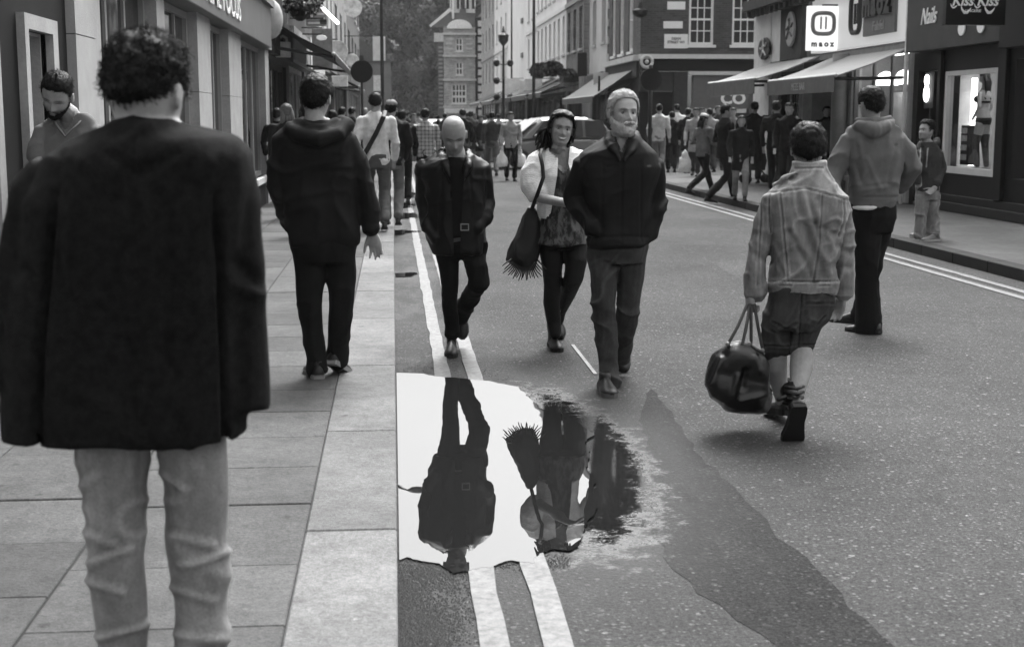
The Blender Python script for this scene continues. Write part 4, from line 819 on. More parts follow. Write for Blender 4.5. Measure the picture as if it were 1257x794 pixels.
def text(name, s, size, O, u, w, mat, par, depth=.01, shear=0, align='CENTER', sx=1.0, bold=0.0):
    """raised lettering: O centre of the baseline, u reading direction, w up"""
    cu = bpy.data.curves.new('t', 'FONT'); cu.body = s; cu.size = size; cu.extrude = depth; cu.shear = shear; cu.align_x = align; cu.resolution_u = 3; cu.offset = bold
    o = bpy.data.objects.new('t', cu); COL.objects.link(o); dg = bpy.context.evaluated_depsgraph_get(); me = bpy.data.meshes.new_from_object(o.evaluated_get(dg))
    V = np.empty(len(me.vertices)*3); me.vertices.foreach_get('co', V); V = V.reshape(-1, 3); F_ = [tuple(p.vertices) for p in me.polygons]
    bpy.data.objects.remove(o); bpy.data.curves.remove(cu); bpy.data.meshes.remove(me)
    u, w = unit(u), unit(w); n = np.cross(u, w); Vw = np.asarray(O, float)+V[:, :1]*sx*u+V[:, 1:2]*w+V[:, 2:3]*n
    return build(name, (Vw, F_), mat, par)
UP = A(0, 0, 1)
# ================================================================ ground
def ground():
    def co(t): return nd(t, 'ShaderNodeNewGeometry').outputs['Position']
    m, t, b = nt('asphalt'); c = co(t)
    sp = nd(t, 'ShaderNodeSeparateXYZ', {0: c}); X, Yc = sp.outputs[0], sp.outputs[1]
    big = noise(t, c, .45, 5, .6); fine = noise(t, c, 55, 4, .75); med = noise(t, c, 9, 4, .6); grit = noise(t, c, 160, 2, .8)
    base = math_(t, 'MULTIPLY', rng(t, big, .3, .7, .80, 1.2), rng(t, fine, .3, .7, .45, 1.6)); base = math_(t, 'MULTIPLY', base, rng(t, med, .3, .7, .85, 1.15)); base = math_(t, 'MULTIPLY', base, rng(t, grit, .25, .75, .35, 1.65))
    # flecks: trodden gum and pale chippings
    for sc, th, gain, thr in ((7.0, .10, 1.3, .6), (18.0, .17, 1.3, .45), (42, .26, 1.1, .45)):
        vo = nd(t, 'ShaderNodeTexVoronoi', {'Vector': c, 'Scale': sc}, feature='F1')
        rnd = nd(t, 'ShaderNodeSeparateColor', {0: vo.outputs['Color']}).outputs[0]
        sp_ = math_(t, 'MULTIPLY', math_(t, 'LESS_THAN', math_(t, 'ADD', vo.outputs['Distance'], rng(t, med, .3, .7, -.03, .03)), th), math_(t, 'GREATER_THAN', rnd, thr))
        base = math_(t, 'MULTIPLY', base, math_(t, 'ADD', 1.0, math_(t, 'MULTIPLY', sp_, gain*1.0)))
    # wet: the sunken gutter strip and damp stretches are darker and shinier
    wetn = noise(t, nd(t, 'ShaderNodeMapping', {'Vector': c, 'Scale': (1.3, .55, 1)}).outputs[0], 1.0, 6, .7)
    gut = rng(t, X, 0, 1.15, .95, 0); wet = math_(t, 'ADD', rng(t, wetn, .50, .60, 0, .3), math_(t, 'MULTIPLY', gut, rng(t, wetn, .38, .56, 0.1, .9)))
    # damp halo round the puddle
    dx = math_(t, 'MULTIPLY', math_(t, 'SUBTRACT', X, .62), 1.15); dy = math_(t, 'MULTIPLY', math_(t, 'SUBTRACT', Yc, 6.5), .50)
    r2 = math_(t, 'SQRT', math_(t, 'ADD', math_(t, 'MULTIPLY', dx, dx), math_(t, 'MULTIPLY', dy, dy)))
    halo = rng(t, math_(t, 'ADD', r2, rng(t, wetn, .3, .7, -.35, .35)), .8, 1.35, 1, 0); wet = math_(t, 'MINIMUM', math_(t, 'ADD', wet, halo), 1.0)
    far = rng(t, Yc, 11, 16, 0, .12); wet = math_(t, 'MINIMUM', math_(t, 'ADD', wet, math_(t, 'MULTIPLY', far, rng(t, wetn, .4, .55, 0, 1))), 1.0)
    fx = math_(t, 'MULTIPLY', math_(t, 'SUBTRACT', X, .74), 1.45); fy = math_(t, 'MULTIPLY', math_(t, 'SUBTRACT', Yc, 6.5), .40); fr2 = math_(t, 'SQRT', math_(t, 'ADD', math_(t, 'MULTIPLY', fx, fx), math_(t, 'MULTIPLY', fy, fy)))
    film = rng(t, math_(t, 'ADD', fr2, math_(t, 'ADD', rng(t, med, .3, .7, -.11, .11), rng(t, fine, .3, .7, -.07, .07))), .52, .70, 1, 0)
    val = math_(t, 'MULTIPLY', math_(t, 'MULTIPLY', base, .056), rng(t, wet, 0, 1, 1.0, .55))
    t.links.new(math_(t, 'MULTIPLY', val, rng(t, film, 0, 1, 1, .4)), b.inputs['Base Color']); t.links.new(math_(t, 'MULTIPLY', rng(t, wet, 0, 1, .9, .62), rng(t, film, 0, 1, 1, .05)), b.inputs['Roughness']); t.links.new(math_(t, 'ADD', rng(t, wet, 0, 1, .08, .2), math_(t, 'MULTIPLY', film, .7)), b.inputs['Specular IOR Level'])
    h = math_(t, 'ADD', fine, math_(t, 'MULTIPLY', grit, .5))
    bp = nd(t, 'ShaderNodeBump', {'Distance': .008, 'Height': h}); t.links.new(rng(t, film, 0, 1, .9, .025), bp.inputs['Strength']); t.links.new(bp.outputs[0], b.inputs['Normal'])
    asphalt = m
    def asph(v, name):
        m2 = asphalt.copy(); m2.name = name
        for n in m2.node_tree.nodes:
            if n.type == 'MATH' and n.operation == 'MULTIPLY' and abs(n.inputs[1].default_value-.056) < 1e-6: n.inputs[1].default_value = v
        return m2
    g = MB(); g.box(-400, 400, -20, 900, -.3, -.06); struct(build('ground', g, M(.08, .9, .2, .5, .2, 5, 'earth')))
    g = MB(); g.box(-.02, 6.16, -6, 36, -.05, 0); g.box(-.02, 60, 36, 49.5, -.05, 0); g.box(-.02, 6.16, 49.5, 230, -.05, 0); g.box(-60, 60, 230, 240, -.05, 0); struct(build('road', g, asphalt))
    # repair patches: thin sheets, each a step above the road
    def sheet(name, pix, z, mat, rough=.012, th=.001):
        pts = []
        q = [G(x, y) for x, y in pix]
        for i in range(len(q)):
            a, c_ = q[i], q[(i+1) % len(q)]; n = max(2, int(np.linalg.norm(c_-a)/.12))
            for k in range(n): pts.append(a+(c_-a)*k/n+A(RNG.normal(0, rough), RNG.normal(0, rough), 0))
        mb = MB(); mb.prism([(p[0], p[1]) for p in pts], (0, 0, z), (1, 0, 0), (0, 1, 0), (0, 0, .0005)); return build(name, mb, mat)
    struct(sheet('road_patch', [(800, 478), (862, 560), (960, 660), (1105, 800), (960, 800), (880, 745), (830, 700), (800, 655), (800, 590), (785, 510)], .0012, asph(.026, 'dark_asphalt')))
    struct(sheet('road_patch', [(870, 322), (930, 318), (1010, 368), (960, 372)], .0015, asph(.065, 'pale_asphalt'), .01))
    # double yellow lines
    pm, t, b = nt('road_line_paint'); c = co(t); n = noise(t, c, 30, 5, .75); n2 = noise(t, c, 4, 4, .6)
    t.links.new(math_(t, 'MULTIPLY', rng(t, n, .3, .62, .30, 1.0), math_(t, 'MULTIPLY', rng(t, n2, .3, .7, .8, 1.1), .16)), b.inputs['Base Color']); b.inputs['Roughness'].default_value = .6
    bp = nd(t, 'ShaderNodeBump', {'Strength': .4, 'Distance': .004, 'Height': n}); t.links.new(bp.outputs[0], b.inputs['Normal'])
    def line(x, w, y0, y1, lab):
        mb = MB(); ys = np.arange(y0, y1, .25); l = [(x-w/2+RNG.normal(0, .0035), y) for y in ys]; r = [(x+w/2+RNG.normal(0, .0035), y) for y in ys[::-1]]
        mb.prism(l+r, (0, 0, .004), (1, 0, 0), (0, 1, 0), (0, 0, .004)); o = build('yellow_line', mb, pm); struct(o); return o
    line(.292, .09, -3, 60, ''); line(.488, .092, -3, 60, '')
    line(5.58, .09, -3, 35.5, ''); line(5.79, .09, -3, 35.5, '')
    # stray painted dash
    mb = MB(); a, c_ = G(703, 424), G(731, 460); d = unit(c_-a); s = A(d[1], -d[0], 0)*.012; mb.prism([(q[0], q[1]) for q in (a-s, a+s, c_+s, c_-s)], (0, 0, .004), (1, 0, 0), (0, 1, 0), (0, 0, .003)); struct(build('road_mark', mb, pm))
    # puddles
    wm, t, b = nt('rain_water'); b.inputs['Base Color'].default_value = (.012, .012, .012, 1); b.inputs['Roughness'].default_value = 0.0; b.inputs['IOR'].default_value = 1.5
    c = co(t); n = noise(t, c, 2.2, 2, .5); bp = nd(t, 'ShaderNodeBump', {'Strength': .08, 'Distance': .01, 'Height': n}); t.links.new(bp.outputs[0], b.inputs['Normal'])
    b.inputs['Specular IOR Level'].default_value = 1.0
    def puddle(pix, rough, z=.0088, seed=1, xmin=.004):
        r = np.random.default_rng(seed); q = [G(x, y) for x, y in pix]; pts = []
        def sub(a, c_, d):
            L = np.linalg.norm(c_-a)
            if L < .012 or d > 7: pts.append(a); return
            if a[0] < xmin+.03 and c_[0] < xmin+.03: pts.append(a); return
            m_ = (a+c_)/2; n_ = A(-(c_-a)[1], (c_-a)[0], 0); m_ = m_+n_*r.normal(0, rough); sub(a, m_, d+1); sub(m_, c_, d+1)
        for i in range(len(q)): sub(q[i], q[(i+1) % len(q)], 0)
        pl = [(max(p[0], xmin), p[1]) for p in pts]
        mb = MB(); mb.prism(pl, (0, 0, z-.0005), (1, 0, 0), (0, 1, 0), (0, 0, .0005)); o = struct(build('puddle', mb, wm, fix=True)); return o
    puddle([(481, 459), (520, 460), (560, 465), (600, 469), (635, 476), (652, 492), (662, 502), (690, 510), (712, 522), (718, 545), (722, 570), (728, 610), (722, 640), (712, 665), (700, 678), (680, 676), (662, 682), (655, 694), (628, 690), (604, 699), (575, 703), (556, 706), (540, 694), (515, 690), (500, 686), (481, 690)], .05)
    for i, pix in enumerate(([(483, 214), (500, 213), (499, 224), (483, 226)], [(484, 236), (512, 237), (508, 243), (484, 245)], [(484, 249), (503, 250), (500, 254), (483, 257)], [(484, 262), (512, 262), (510, 268), (485, 270)], [(483, 283), (500, 282), (497, 288), (483, 290)], [(485, 199), (499, 199), (498, 207), (485, 208)], [(484, 336), (504, 335), (508, 340), (486, 341)])): puddle(pix, .16, .0088, i+4)
    # kerb gutter grit beside the near end of the puddle
    g = MB(); r = np.random.default_rng(5); cand = []
    for k in range(26000):
        z_ = r.random()
        if z_ < .62: px, py = r.uniform(483, 600), r.uniform(676, 800); w = (1.15-(px-483)/95-.10*r.random())*(.25+ss(678, 705, py)); w *= .5+.8*vn(np.array([[px*.03, py*.03, 3.3]]))[0]+.5
        elif z_ < .75: px, py = r.uniform(600, 700), r.uniform(676, 704); w = .5-abs(py-690)/22
        else: px, py = r.uniform(483, 690), r.uniform(436, 500); e = np.interp(px, [483, 600, 650, 690], [456, 464, 482, 500]); w = .75-abs(py-e)/20+.3*vn(np.array([[px*.06, py*.1, 1.3]]))[0]
        if r.random() > w*.9: continue
        cand.append((px, py))
    for px, py in cand[:11000]:
        q = G(px, py, 0); s = r.uniform(.0018, .0055) if py > 600 else r.uniform(.002, .005); a = r.uniform(0, 3)
        v = [(math.cos(a+i*1.57)*s*r.uniform(.6, 1.2), math.sin(a+i*1.57)*s*r.uniform(.6, 1.2), 0) for i in range(4)]; v = [q+A(*p)+A(0, 0, .001) for p in v]; g.add(v+[np.mean(v, 0)+A(0, 0, s*.9)], [(0, 1, 4), (1, 2, 4), (2, 3, 4), (3, 0, 4)])
    o = build('gutter_grit', g, M(.075, .5, .5, 90, 0, 300, 'stone'), fix=False); o['kind'] = 'stuff'
    # left pavement: mortar bed, slabs and kerb stones each their own piece
    bed = MB(); bed.box(-2.2, -.012, -3, 150, -.05, .113); pv = struct(build('pavement', bed, M(.035, .95, .3, 6, .4, 40, 'mortar')))
    def stone(v, name):
        m, t, b = nt(name); c = co(t); big = noise(t, c, 1.1, 5, .65); med = noise(t, c, 8, 5, .7); fine = noise(t, c, 70, 3, .75); gr = noise(t, c, 190, 2, .8)
        f = math_(t, 'MULTIPLY', math_(t, 'MULTIPLY', rng(t, big, .3, .7, .72, 1.25), rng(t, med, .3, .7, .8, 1.2)), math_(t, 'MULTIPLY', rng(t, fine, .3, .7, .72, 1.28), rng(t, gr, .25, .75, .6, 1.4)))
        for sc, th, thr, g_ in ((5.0, .13, .6, -.45), (9.0, .10, .7, .5), (2.2, .10, .7, -.3)):
            vo = nd(t, 'ShaderNodeTexVoronoi', {'Vector': c, 'Scale': sc}, feature='F1'); rn = nd(t, 'ShaderNodeSeparateColor', {0: vo.outputs['Color']}).outputs[0]
            e = rng(t, math_(t, 'ADD', vo.outputs['Distance'], rng(t, med, .3, .7, -.05, .05)), th*.5, th, 1, 0); f = math_(t, 'MULTIPLY', f, math_(t, 'ADD', 1.0, math_(t, 'MULTIPLY', math_(t, 'MULTIPLY', e, math_(t, 'GREATER_THAN', rn, thr)), g_)))
        cr = noise(t, nd(t, 'ShaderNodeMapping', {'Vector': c, 'Scale': (3, 1, 1)}).outputs[0], 1.6, 6, .75); f = math_(t, 'MULTIPLY', f, rng(t, math_(t, 'ABSOLUTE', math_(t, 'SUBTRACT', cr, .5)), 0, .012, .82, 1))
        t.links.new(math_(t, 'MULTIPLY', f, v), b.inputs['Base Color']); b.inputs['Roughness'].default_value = .8; b.inputs['Specular IOR Level'].default_value = .2
        bp = nd(t, 'ShaderNodeBump', {'Strength': .7, 'Distance': .005, 'Height': math_(t, 'ADD', fine, math_(t, 'MULTIPLY', med, 1.5))}); t.links.new(bp.outputs[0], b.inputs['Normal']); return m
    sm = [stone(v, 'paving_stone') for v in (.068, .08, .056, .073)]
    n_ = 0
    xs = [(-.332, -1.09), (-1.09, -1.74), (-1.74, -2.195)]
    for ci, (xa, xb) in enumerate(xs):
        y = 1.5+ci*.31
        while y < 27:
            L = .57 if (ci+n_) % 5 else .74
            mb = MB(); dz = RNG.normal(0, .0012); mb.box(xb+.004, xa-.004, y+.003, y+L-.003, .106, .12+dz); o = build('paving_slab', mb, sm[RNG.integers(0, 4)], pv, bevel=.004); y += L; n_ += 1
    mb = MB(); mb.box(-2.195, -.345, 27.4, 150, .106, .1195); o = build('paving_surface', mb, sm[0], pv)
    km = [stone(v, 'granite') for v in (.125, .138, .112)]
    ks = [1.4, 3.2, 4.89, 6.5, 8.27, 10.24, 11.9, 13.3, 15, 16.6, 18.3, 20, 21.6, 23.2, 25, 26.7, 28.4, 30]
    for i in range(len(ks)-1):
        mb = MB(); dz = RNG.normal(0, .001); mb.box(-.332, -.004, ks[i]+.005, ks[i+1]-.005, -.03, .121+dz); build('kerb_stone', mb, km[i % 3], pv, bevel=.006)
    mb = MB(); mb.box(-.332, -.004, 30.05, 150, -.03, .12); build('kerb', mb, km[0], pv)
    # right pavement
    bed = MB(); bed.box(6.37, 8.88, -3, 35.5, -.05, .112); bed.box(8.88, 60, 33.9, 35.5, -.05, .112); pr = struct(build('pavement', bed, stone(.07, 'pavement_surface')))
    y = 2.0; i = 0
    while y < 35: 
        mb = MB(); mb.box(6.16, 6.365, y+.006, min(y+.91, 35.4), -.03, .121); build('kerb_stone', mb, M(.02, .8, .3, 8, .4, 120, 'granite'), pr, bevel=.006); y += .915; i += 1
    bed = MB(); bed.box(6.37, 8.88, 49.7, 230, -.05, .115); bed.box(8.88, 60, 49.7, 50.2, -.05, .115); pf = struct(build('pavement', bed, stone(.07, 'pavement_surface')))
    mb = MB(); mb.box(6.16, 6.365, 49.6, 230, -.03, .121); build('kerb', mb, M(.1, .8, .3, 8, .4, 120, 'granite'), pf)
# ================================================================ left side
FASC = M(.05, .6, .2, 3, .15, 60, 'paint')
def left_side():
    X = -2.2; wl_ = Wall((X, 0, .12), (0, 1, 0), (1, 0, 0))
    t = thing('building', 'black panelled frontage with pale framed openings at the left edge', 'building', (X, 8, .12))
    f1, f2 = (6.2, 7.85, 0, 2.0), (8.62, 9.22, 0, 2.0)
    mb = MB(); wl_.solid(mb, 4.2, 9.80, 0, 9, [f1, f2], .35); build('wall', mb, M(.018, .6, .4, 4, .15, 60, 'stone', .2), t)
    for a0, a1, z0, z1 in (f1, f2):
        m = MB(); wl_.box(m, a0-.09, a0, 0, z1+.09, -.02, .05); wl_.box(m, a1, a1+.13, 0, z1+.09, -.02, .05); wl_.box(m, a0, a1, z1, z1+.09, -.02, .05)
        wl_.box(m, a1-.02, a1+.002, 0, z1, -.32, -.03); wl_.box(m, a0-.002, a0+.02, 0, z1, -.32, -.03); wl_.box(m, a0+.02, a1-.02, z1-.02, z1+.002, -.32, -.03)
        fr = build('door_frame', m, PALE, t)
        d = wl_.bx('door', a0+.02, a1-.02, 0, z1-.02, -.30, -.26, M(.06, .5, .2, 3, .1, 60, 'paint'), t)
        for z in (.15, 1.05): wl_.bx('panel', a0+.12, a1-.12, z, z+.78, -.262, -.245, M(.07, .5, .2, 3, .1, 60, 'paint'), d, bevel=.006)
        m = MB(); m.ball(wl_.pt(a0+.1, 1.0, -.22), .03, 8, 6); build('handle', m, M(.3, .3, .1), d, smooth=True)
    # stone pilaster between the frontages
    for i in range(9): wl_.bx('stone', 9.82, 10.48, i*1.02+.004, (i+1)*1.02-.004, -.3, .06, M(.36, .85, .14, 3, .35, 90, 'stone'), t)
    m = MB(); wl_.box(m, 9.83, 10.47, 0, 9.18, -.29, .05); build('mortar', m, M(.1), t)
    # shop with the painted fascia
    t = thing('shop', 'media shop with pale piers, tall windows and grey fascia sign on the left', 'shop', (X, 17, .12))
    piers = [(10.52, 10.75), (13.3, 13.75), (16.0, 17.1), (19.0, 20.5), (24.3, 25.0)]
    for a0, a1 in piers:
        big = a1-a0 > .9
        for i in range(3 if big else 1): wl_.bx('pier', a0, a1, i*.88+.003 if big else 0, (i+1)*.88-.003 if big else 2.63, -.3, .04, PALE, t)
    for a0, a1 in ((10.75, 13.3), (13.75, 16.0), (17.1, 19.0), (20.5, 24.3)):
        wl_.bx('stall_riser', a0, a1, 0, .5, -.25, 0, DARK, t)
        wl_.window(t, a0, a1, .5, 2.63, M(.28, .5, .1), nx=3 if a1-a0 < 3 else 4, nz=1, dep=.10, fw=.07, bar=.07, single=False, gm=GLASS, sill=M(.5, .6, .1))
        m = MB(); wl_.box(m, a0, a1, 0, 2.65, -.6, -.5); build('shop_interior', m, M(.05), t)
    wl_.bx('wall', 10.52, 25.0, 3.32, 9, -.35, 0, M(.10, .9, .2, 3, .3, 60, 'stone'), t)
    f = wl_.bx('fascia', 10.5, 24.3, 2.64, 3.30, -.3, .16, M(.13, .55, .15, 2, .1, 60, 'paint'), t, bevel=.01)
    text('lettering', 'PRIME FOCUS', .44, wl_.pt(17.45, 2.76, .165), (0, -1, 0) if False else (0, 1, 0), UP, M(.8, .5, .05), f, .012, sx=1.45, bold=.002)
    wl_.bx('cornice', 10.5, 24.4, 3.31, 3.42, -.3, .22, M(.2), t)
    m = MB(); m.ball(wl_.pt(24.65, 3.15, .12), (.22, .22, .34), 16, 10); build('console_bracket', m, M(.4, .8, .2, 6, .5, 60, 'stone'), t, smooth=True)
    wl_.bx('pier_cap', 24.28, 25.02, 2.64, 2.80, -.3, .1, PALE, t)
    # shops further along, each its own frontage
    specs = [(25.2, 30.0, .02, 2.6, 3.3, .02, 'black shopfront with a long black awning behind the hooded man', 9, 3), (30.1, 36, .06, 2.7, 3.4, .3, 'narrow shopfront with a bright sign left of the round sign', 11, 2),
             (36.1, 44, .10, 2.7, 3.5, .45, 'rendered frontage with cluttered signs beyond the black awning', 12, 3), (44.1, 54, .40, 2.9, 3.6, .2, 'pale tall frontage left of the lamp post', 13, 3), (54.1, 70, .30, 3, 3.7, .1, 'pale stained frontage directly behind the round sign', 13, 3), (70.1, 96, .12, 3, 3.7, .1, 'grey frontage beside the lamp post, farther off', 10, 4)]
    for k, (y0, y1, v, zf, zt, fv, lab, H, nw) in enumerate(specs):
        t = thing('building', lab, 'building', (X, (y0+y1)/2, .12)); ops = []
        if k < 1:
            ops = [(y0+.4, y0+2, 3.9, 5.6)]
        w_ = (y1-y0)/nw
        ops = [(y0+w_*(i+.28), y0+w_*(i+.72), z, z+1.7) for i in range(nw) for z in (4.2, 7.2, 10.2) if z+1.7 < H-.4]
        sh = [(y0+.4, y1-.4, .35, zf-.1)]
        m = MB(); wl_.solid(m, y0, y1, 0, H, ops+sh, .3); build('wall', m, M(v, .9, .35, 1.2, .4, 20, 'render') if v > .1 else M(v, .6, .3, 2, .2, 30, 'paint'), t)
        for o in ops: wl_.window(t, *o, WHITE, nx=2, nz=2, dep=.12)
        wl_.window(t, *sh[0], M(.3 if k % 2 else .05), nx=4, nz=1, dep=.1, fw=.1, bar=.08)
        wl_.bx('fascia', y0+.2, y1-.2, zf, zt, 0, .14, M(fv, .6, .2, 2, .1, 30, 'paint'), t)
        wl_.bx('cornice', y0+.02, y1-.02, H, H+.25, -.3, .3, M(.3), t)
    # black awning
    def awning(lab, y0, y1, zb, zf, out, mat, group=None, ribs=4, side=1, X0=X, val=.22, letters=None, lmat=None):
        t = thing('awning', lab, 'awning', (X0, (y0+y1)/2, zb), group); s = side
        m = MB(); n = 14; r1 = []; 
        a = [(0, zb), (out*.5, (zb+zf)/2-.03), (out, zf)]
        top = [A(X0+s*(q[0]+.02), 0, q[1]) for q in a]
        for y in (y0, y1): r1.append([p+A(0, y, 0) for p in top]+[p+A(0, y, -.025) for p in top[::-1]])
        m.loft(r1); build('canopy', m, mat, t)
        m = MB(); k = max(6, int((y1-y0)/.35)); pts = []
        m.box(*sorted((X0+s*(out+.015), X0+s*(out+.035))), y0, y1, zf-val, zf+.01); v_ = build('valance', m, M(.10, .85, .25, 5, .2, 60, 'canvas') if X0 > 0 else mat, t)
        m = MB(); m.tube([A(X0+s*out, y0, zf+.01), A(X0+s*out, y1, zf+.01)], .035, 8); build('front_bar', m, M(.45, .4), t, smooth=True)
        for y in (y0+.15, y1-.15):
            m = MB(); m.tube([A(X0+s*.05, y, zb-.5), A(X0+s*out*.55, y, (zb+zf)/2-.28), A(X0+s*(out-.03), y, zf-.04)], .03, 8); build('arm', m, METAL, t, smooth=True)
        if letters: text('lettering', letters, val*.72, A(X0+s*(out+.037), (y0+y1)/2, zf-val*.75), (0, -s*-1, 0) if s > 0 else (0, -1, 0), UP, lmat or WHITE, v_, .003)
        return t
    globals()['awning'] = awning
    awning('black awning sloping down over the left pavement behind the hooded man', 25.6, 34.5, 3.35, 2.72, 1.15, M(.015, .5, .2, 3, .1), val=.12)
    awning('dark shop awning on the left beyond the black one', 47, 55, 3.2, 2.6, 1.1, M(.05, .8), val=.2)
    # hanging things over the left pavement
    def sign(lab, y, x0, x1, z0, z1, mat, txt=None, tm=None, round_=False, name='projecting_sign', cat='sign', X0=X, s=1):
        t = thing(name, lab, cat, (X0, y, (z0+z1)/2)); m = MB()
        if round_:
            c = A((x0+x1)/2, y, (z0+z1)/2); r = (x1-x0)/2; rz = (z1-z0)/2
            m.loft([ell(c+A(0, d, 0), A(r*q, 0, 0), A(0, 0, rz*q), 24) for d, q in ((-.06, .94), (-.05, 1), (.05, 1), (.06, .94))])
        else: m.box(min(x0, x1), max(x0, x1), y-.07, y+.07, z0, z1)
        f = build('board', m, mat, t, bevel=0 if round_ else .008)
        m = MB(); zc = z1-.08; m.tube([A(X0, y, zc+.1), A((x0+x1)/2, y, zc+.1)], .02, 6); build('bracket', m, METAL, t)
        return t, f
    globals()['sign'] = sign
    sg, f = sign('small pale sign box just past the pier, shaped like a padlock', 26.5, -2.15, -1.88, 2.70, 2.98, M(.6, .5))
    m = MB(); m.tube([A(-2.09, 26.5, 2.97), A(-2.08, 26.5, 3.05), A(-2.015, 26.5, 3.09), A(-1.95, 26.5, 3.05), A(-1.94, 26.5, 2.97)], .025, 6); build('loop', m, M(.5), sg)
    sg, f = sign('bright slanted strip light fixed above the left shopfronts', 31, -1.55, -1.4, 3.6, 3.7, METAL, name='strip_light', cat='light')
    m = MB(); m.tube([A(-1.5, 31, 3.95), A(-1.16, 31, 3.62)], .035, 8); build('tube', m, MEM(.8, 2.0), sg, smooth=True)
    sg, f = sign('white letterboard projecting beside the slanted strip light', 32, -1.9, -1.45, 3.62, 3.95, M(.3))
    for z in (3.66, 3.76, 3.86):
        m = MB(); m.box(-1.86, -1.49, 31.91, 31.925, z, z+.04); build('slat', m, WHITE, f)
    for i, (y, xc, z, r, v, lab) in enumerate(((33, -1.62, 3.42, .12, .7, 'small lit oval lamp under the white letterboard'), (38, -1.45, 3.35, .28, .55, 'pale round hanging sign in the cluster of left signs'), (43, -1.2, 3.3, .2, .6, 'small pale disc sign right of the larger one'), (50, -1.35, 5.4, .33, .7, 'white round clock-like sign high on the pale frontage'))):
        sign(lab, y, xc-r, xc+r, z-r*(.5 if i == 0 else 1), z+r*(.5 if i == 0 else 1), MEM(.6, .1) if i in (0,) else M(v, .6, .4, 6), round_=True)
    sign('tall curved pale banner sign hanging above the black awning', 35, -1.95, -1.45, 2.75, 3.75, M(.25, .7, .4, 5)); sign('white signboard low on the left beyond the black awning', 40, -1.7, -1.25, 2.45, 2.75, M(.6, .6, .3))
    sign('white rectangular hoarding sign left of the tall lamp post', 66, -.88, -.30, 4.2, 5.3, M(.75, .6, .15, 3), X0=-2.2)
    # flower baskets
    for i, (y, x, z) in enumerate(((27.5, -1.75, 3.75), (29.5, -1.7, 3.95), (31.5, -1.75, 4.25))):
        t = thing('flower_basket', ['lowest and nearest dark flower basket over the left shops', 'middle flower basket with pale blooms over the left shops', 'highest flower basket with pale blooms over the left shops'][i], 'flower basket', (x, y, z), 'hanging flower baskets')
        m = MB(); m.loft([ell(A(x, y, z-.32+q), A(w, 0, 0), A(0, w, 0), 12) for q, w in ((0, .05), (.08, .16), (.2, .22), (.26, .23))]); build('basket', m, DARK, t)
        r = np.random.default_rng(i); 
        for nm, cnt, mm in (('foliage', 420, M(.05, .8, .4)), ('flowers', 90, M(.6, .8, .3))):
            m = MB()
            for k in range(cnt):
                d = unit(r.normal(0, 1, 3)); q = A(x, y, z)+d*A(.34, .34, .30)*r.uniform(.6, 1); a = unit(r.normal(0, 1, 3)); b_ = unit(np.cross(a, r.normal(0, 1, 3))); s_ = .035
                m.add([q-a*s_, q-b_*s_, q+a*s_, q+b_*s_], [(0, 1, 2, 3)])
            build(nm, m, mm, t, fix=False)
    # posts on the left kerb
    t = thing('road_sign', 'black round road sign seen from behind on a thin pole at the left kerb', 'road sign', (-.85, 38, .12)); c = P(444, 88, 38)
    m = MB(); m.loft([ell(c+A(0, d, 0), A(.30, 0, 0), A(0, 0, .30), 28) for d in (-.015, .015)]); build('disc', m, M(.012, .5), t)
    m = MB(); m.tube([A(c[0], 38.04, .12), A(c[0], 38.04, c[2]+.38)], .038, 10); build('pole', m, METAL, t, smooth=True); m = MB(); m.box(c[0]-.06, c[0]+.06, 37.94, 38.0, c[2]+.28, c[2]+.42); build('sign_lamp', m, METAL, t)
    lamp_post('tall black lamp post on the left kerb, rising out of the picture', P(470, 150, 42)[0], 42, .12, .055, 9)
def lamp_post(lab, x, y, z0, r, h, orn=False, group=None, plain=False):
    t = thing('lamp_post', lab, 'lamp post', (x, y, z0), group)
    m = MB(); m.loft([ell(A(x, y, z0+z), A(r*q, 0, 0), A(0, r*q, 0), 14) for z, q in ((0, 2.2), (.08, 2.2), (.12, 1.8), (.9, 1.7), (1.0, 1.2), (1.1, 1.0), (h*.6, .9), (h, .7))]); build('shaft', m, METAL, t, smooth=False)
    if plain: return
    if not orn:
        m = MB(); m.tube([A(x, y, z0+h), A(x+.1, y, z0+h+.5), A(x+.7, y, z0+h+.8)], r*.6, 8); build('bracket', m, METAL, t); m = MB(); m.ball(A(x+.9, y, z0+h+.75), (.3, .13, .1), 10, 6); build('lantern', m, M(.3), t, smooth=True)
    else:
        for k, z in enumerate((.45, .62, .8)):
            for s in (-1, 1) if k != 1 else (-1,):
                m = MB(); m.tube([A(x, y, z0+h*z), A(x+s*.35, y, z0+h*z+.1)], .03, 6); build('arm', m, METAL, t); m = MB(); m.ball(A(x+s*.4, y, z0+h*z+.12), (.2, .2, .22), 10, 6); build('lantern', m, METAL, t, smooth=True)
        m = MB(); m.loft([ell(A(x, y, z0+h+q), A(w, 0, 0), A(0, w, 0), 10) for q, w in ((0, .08), (.25, .28), (.6, .32), (.75, .1), (1.1, .03))]); build('lantern', m, METAL, t)
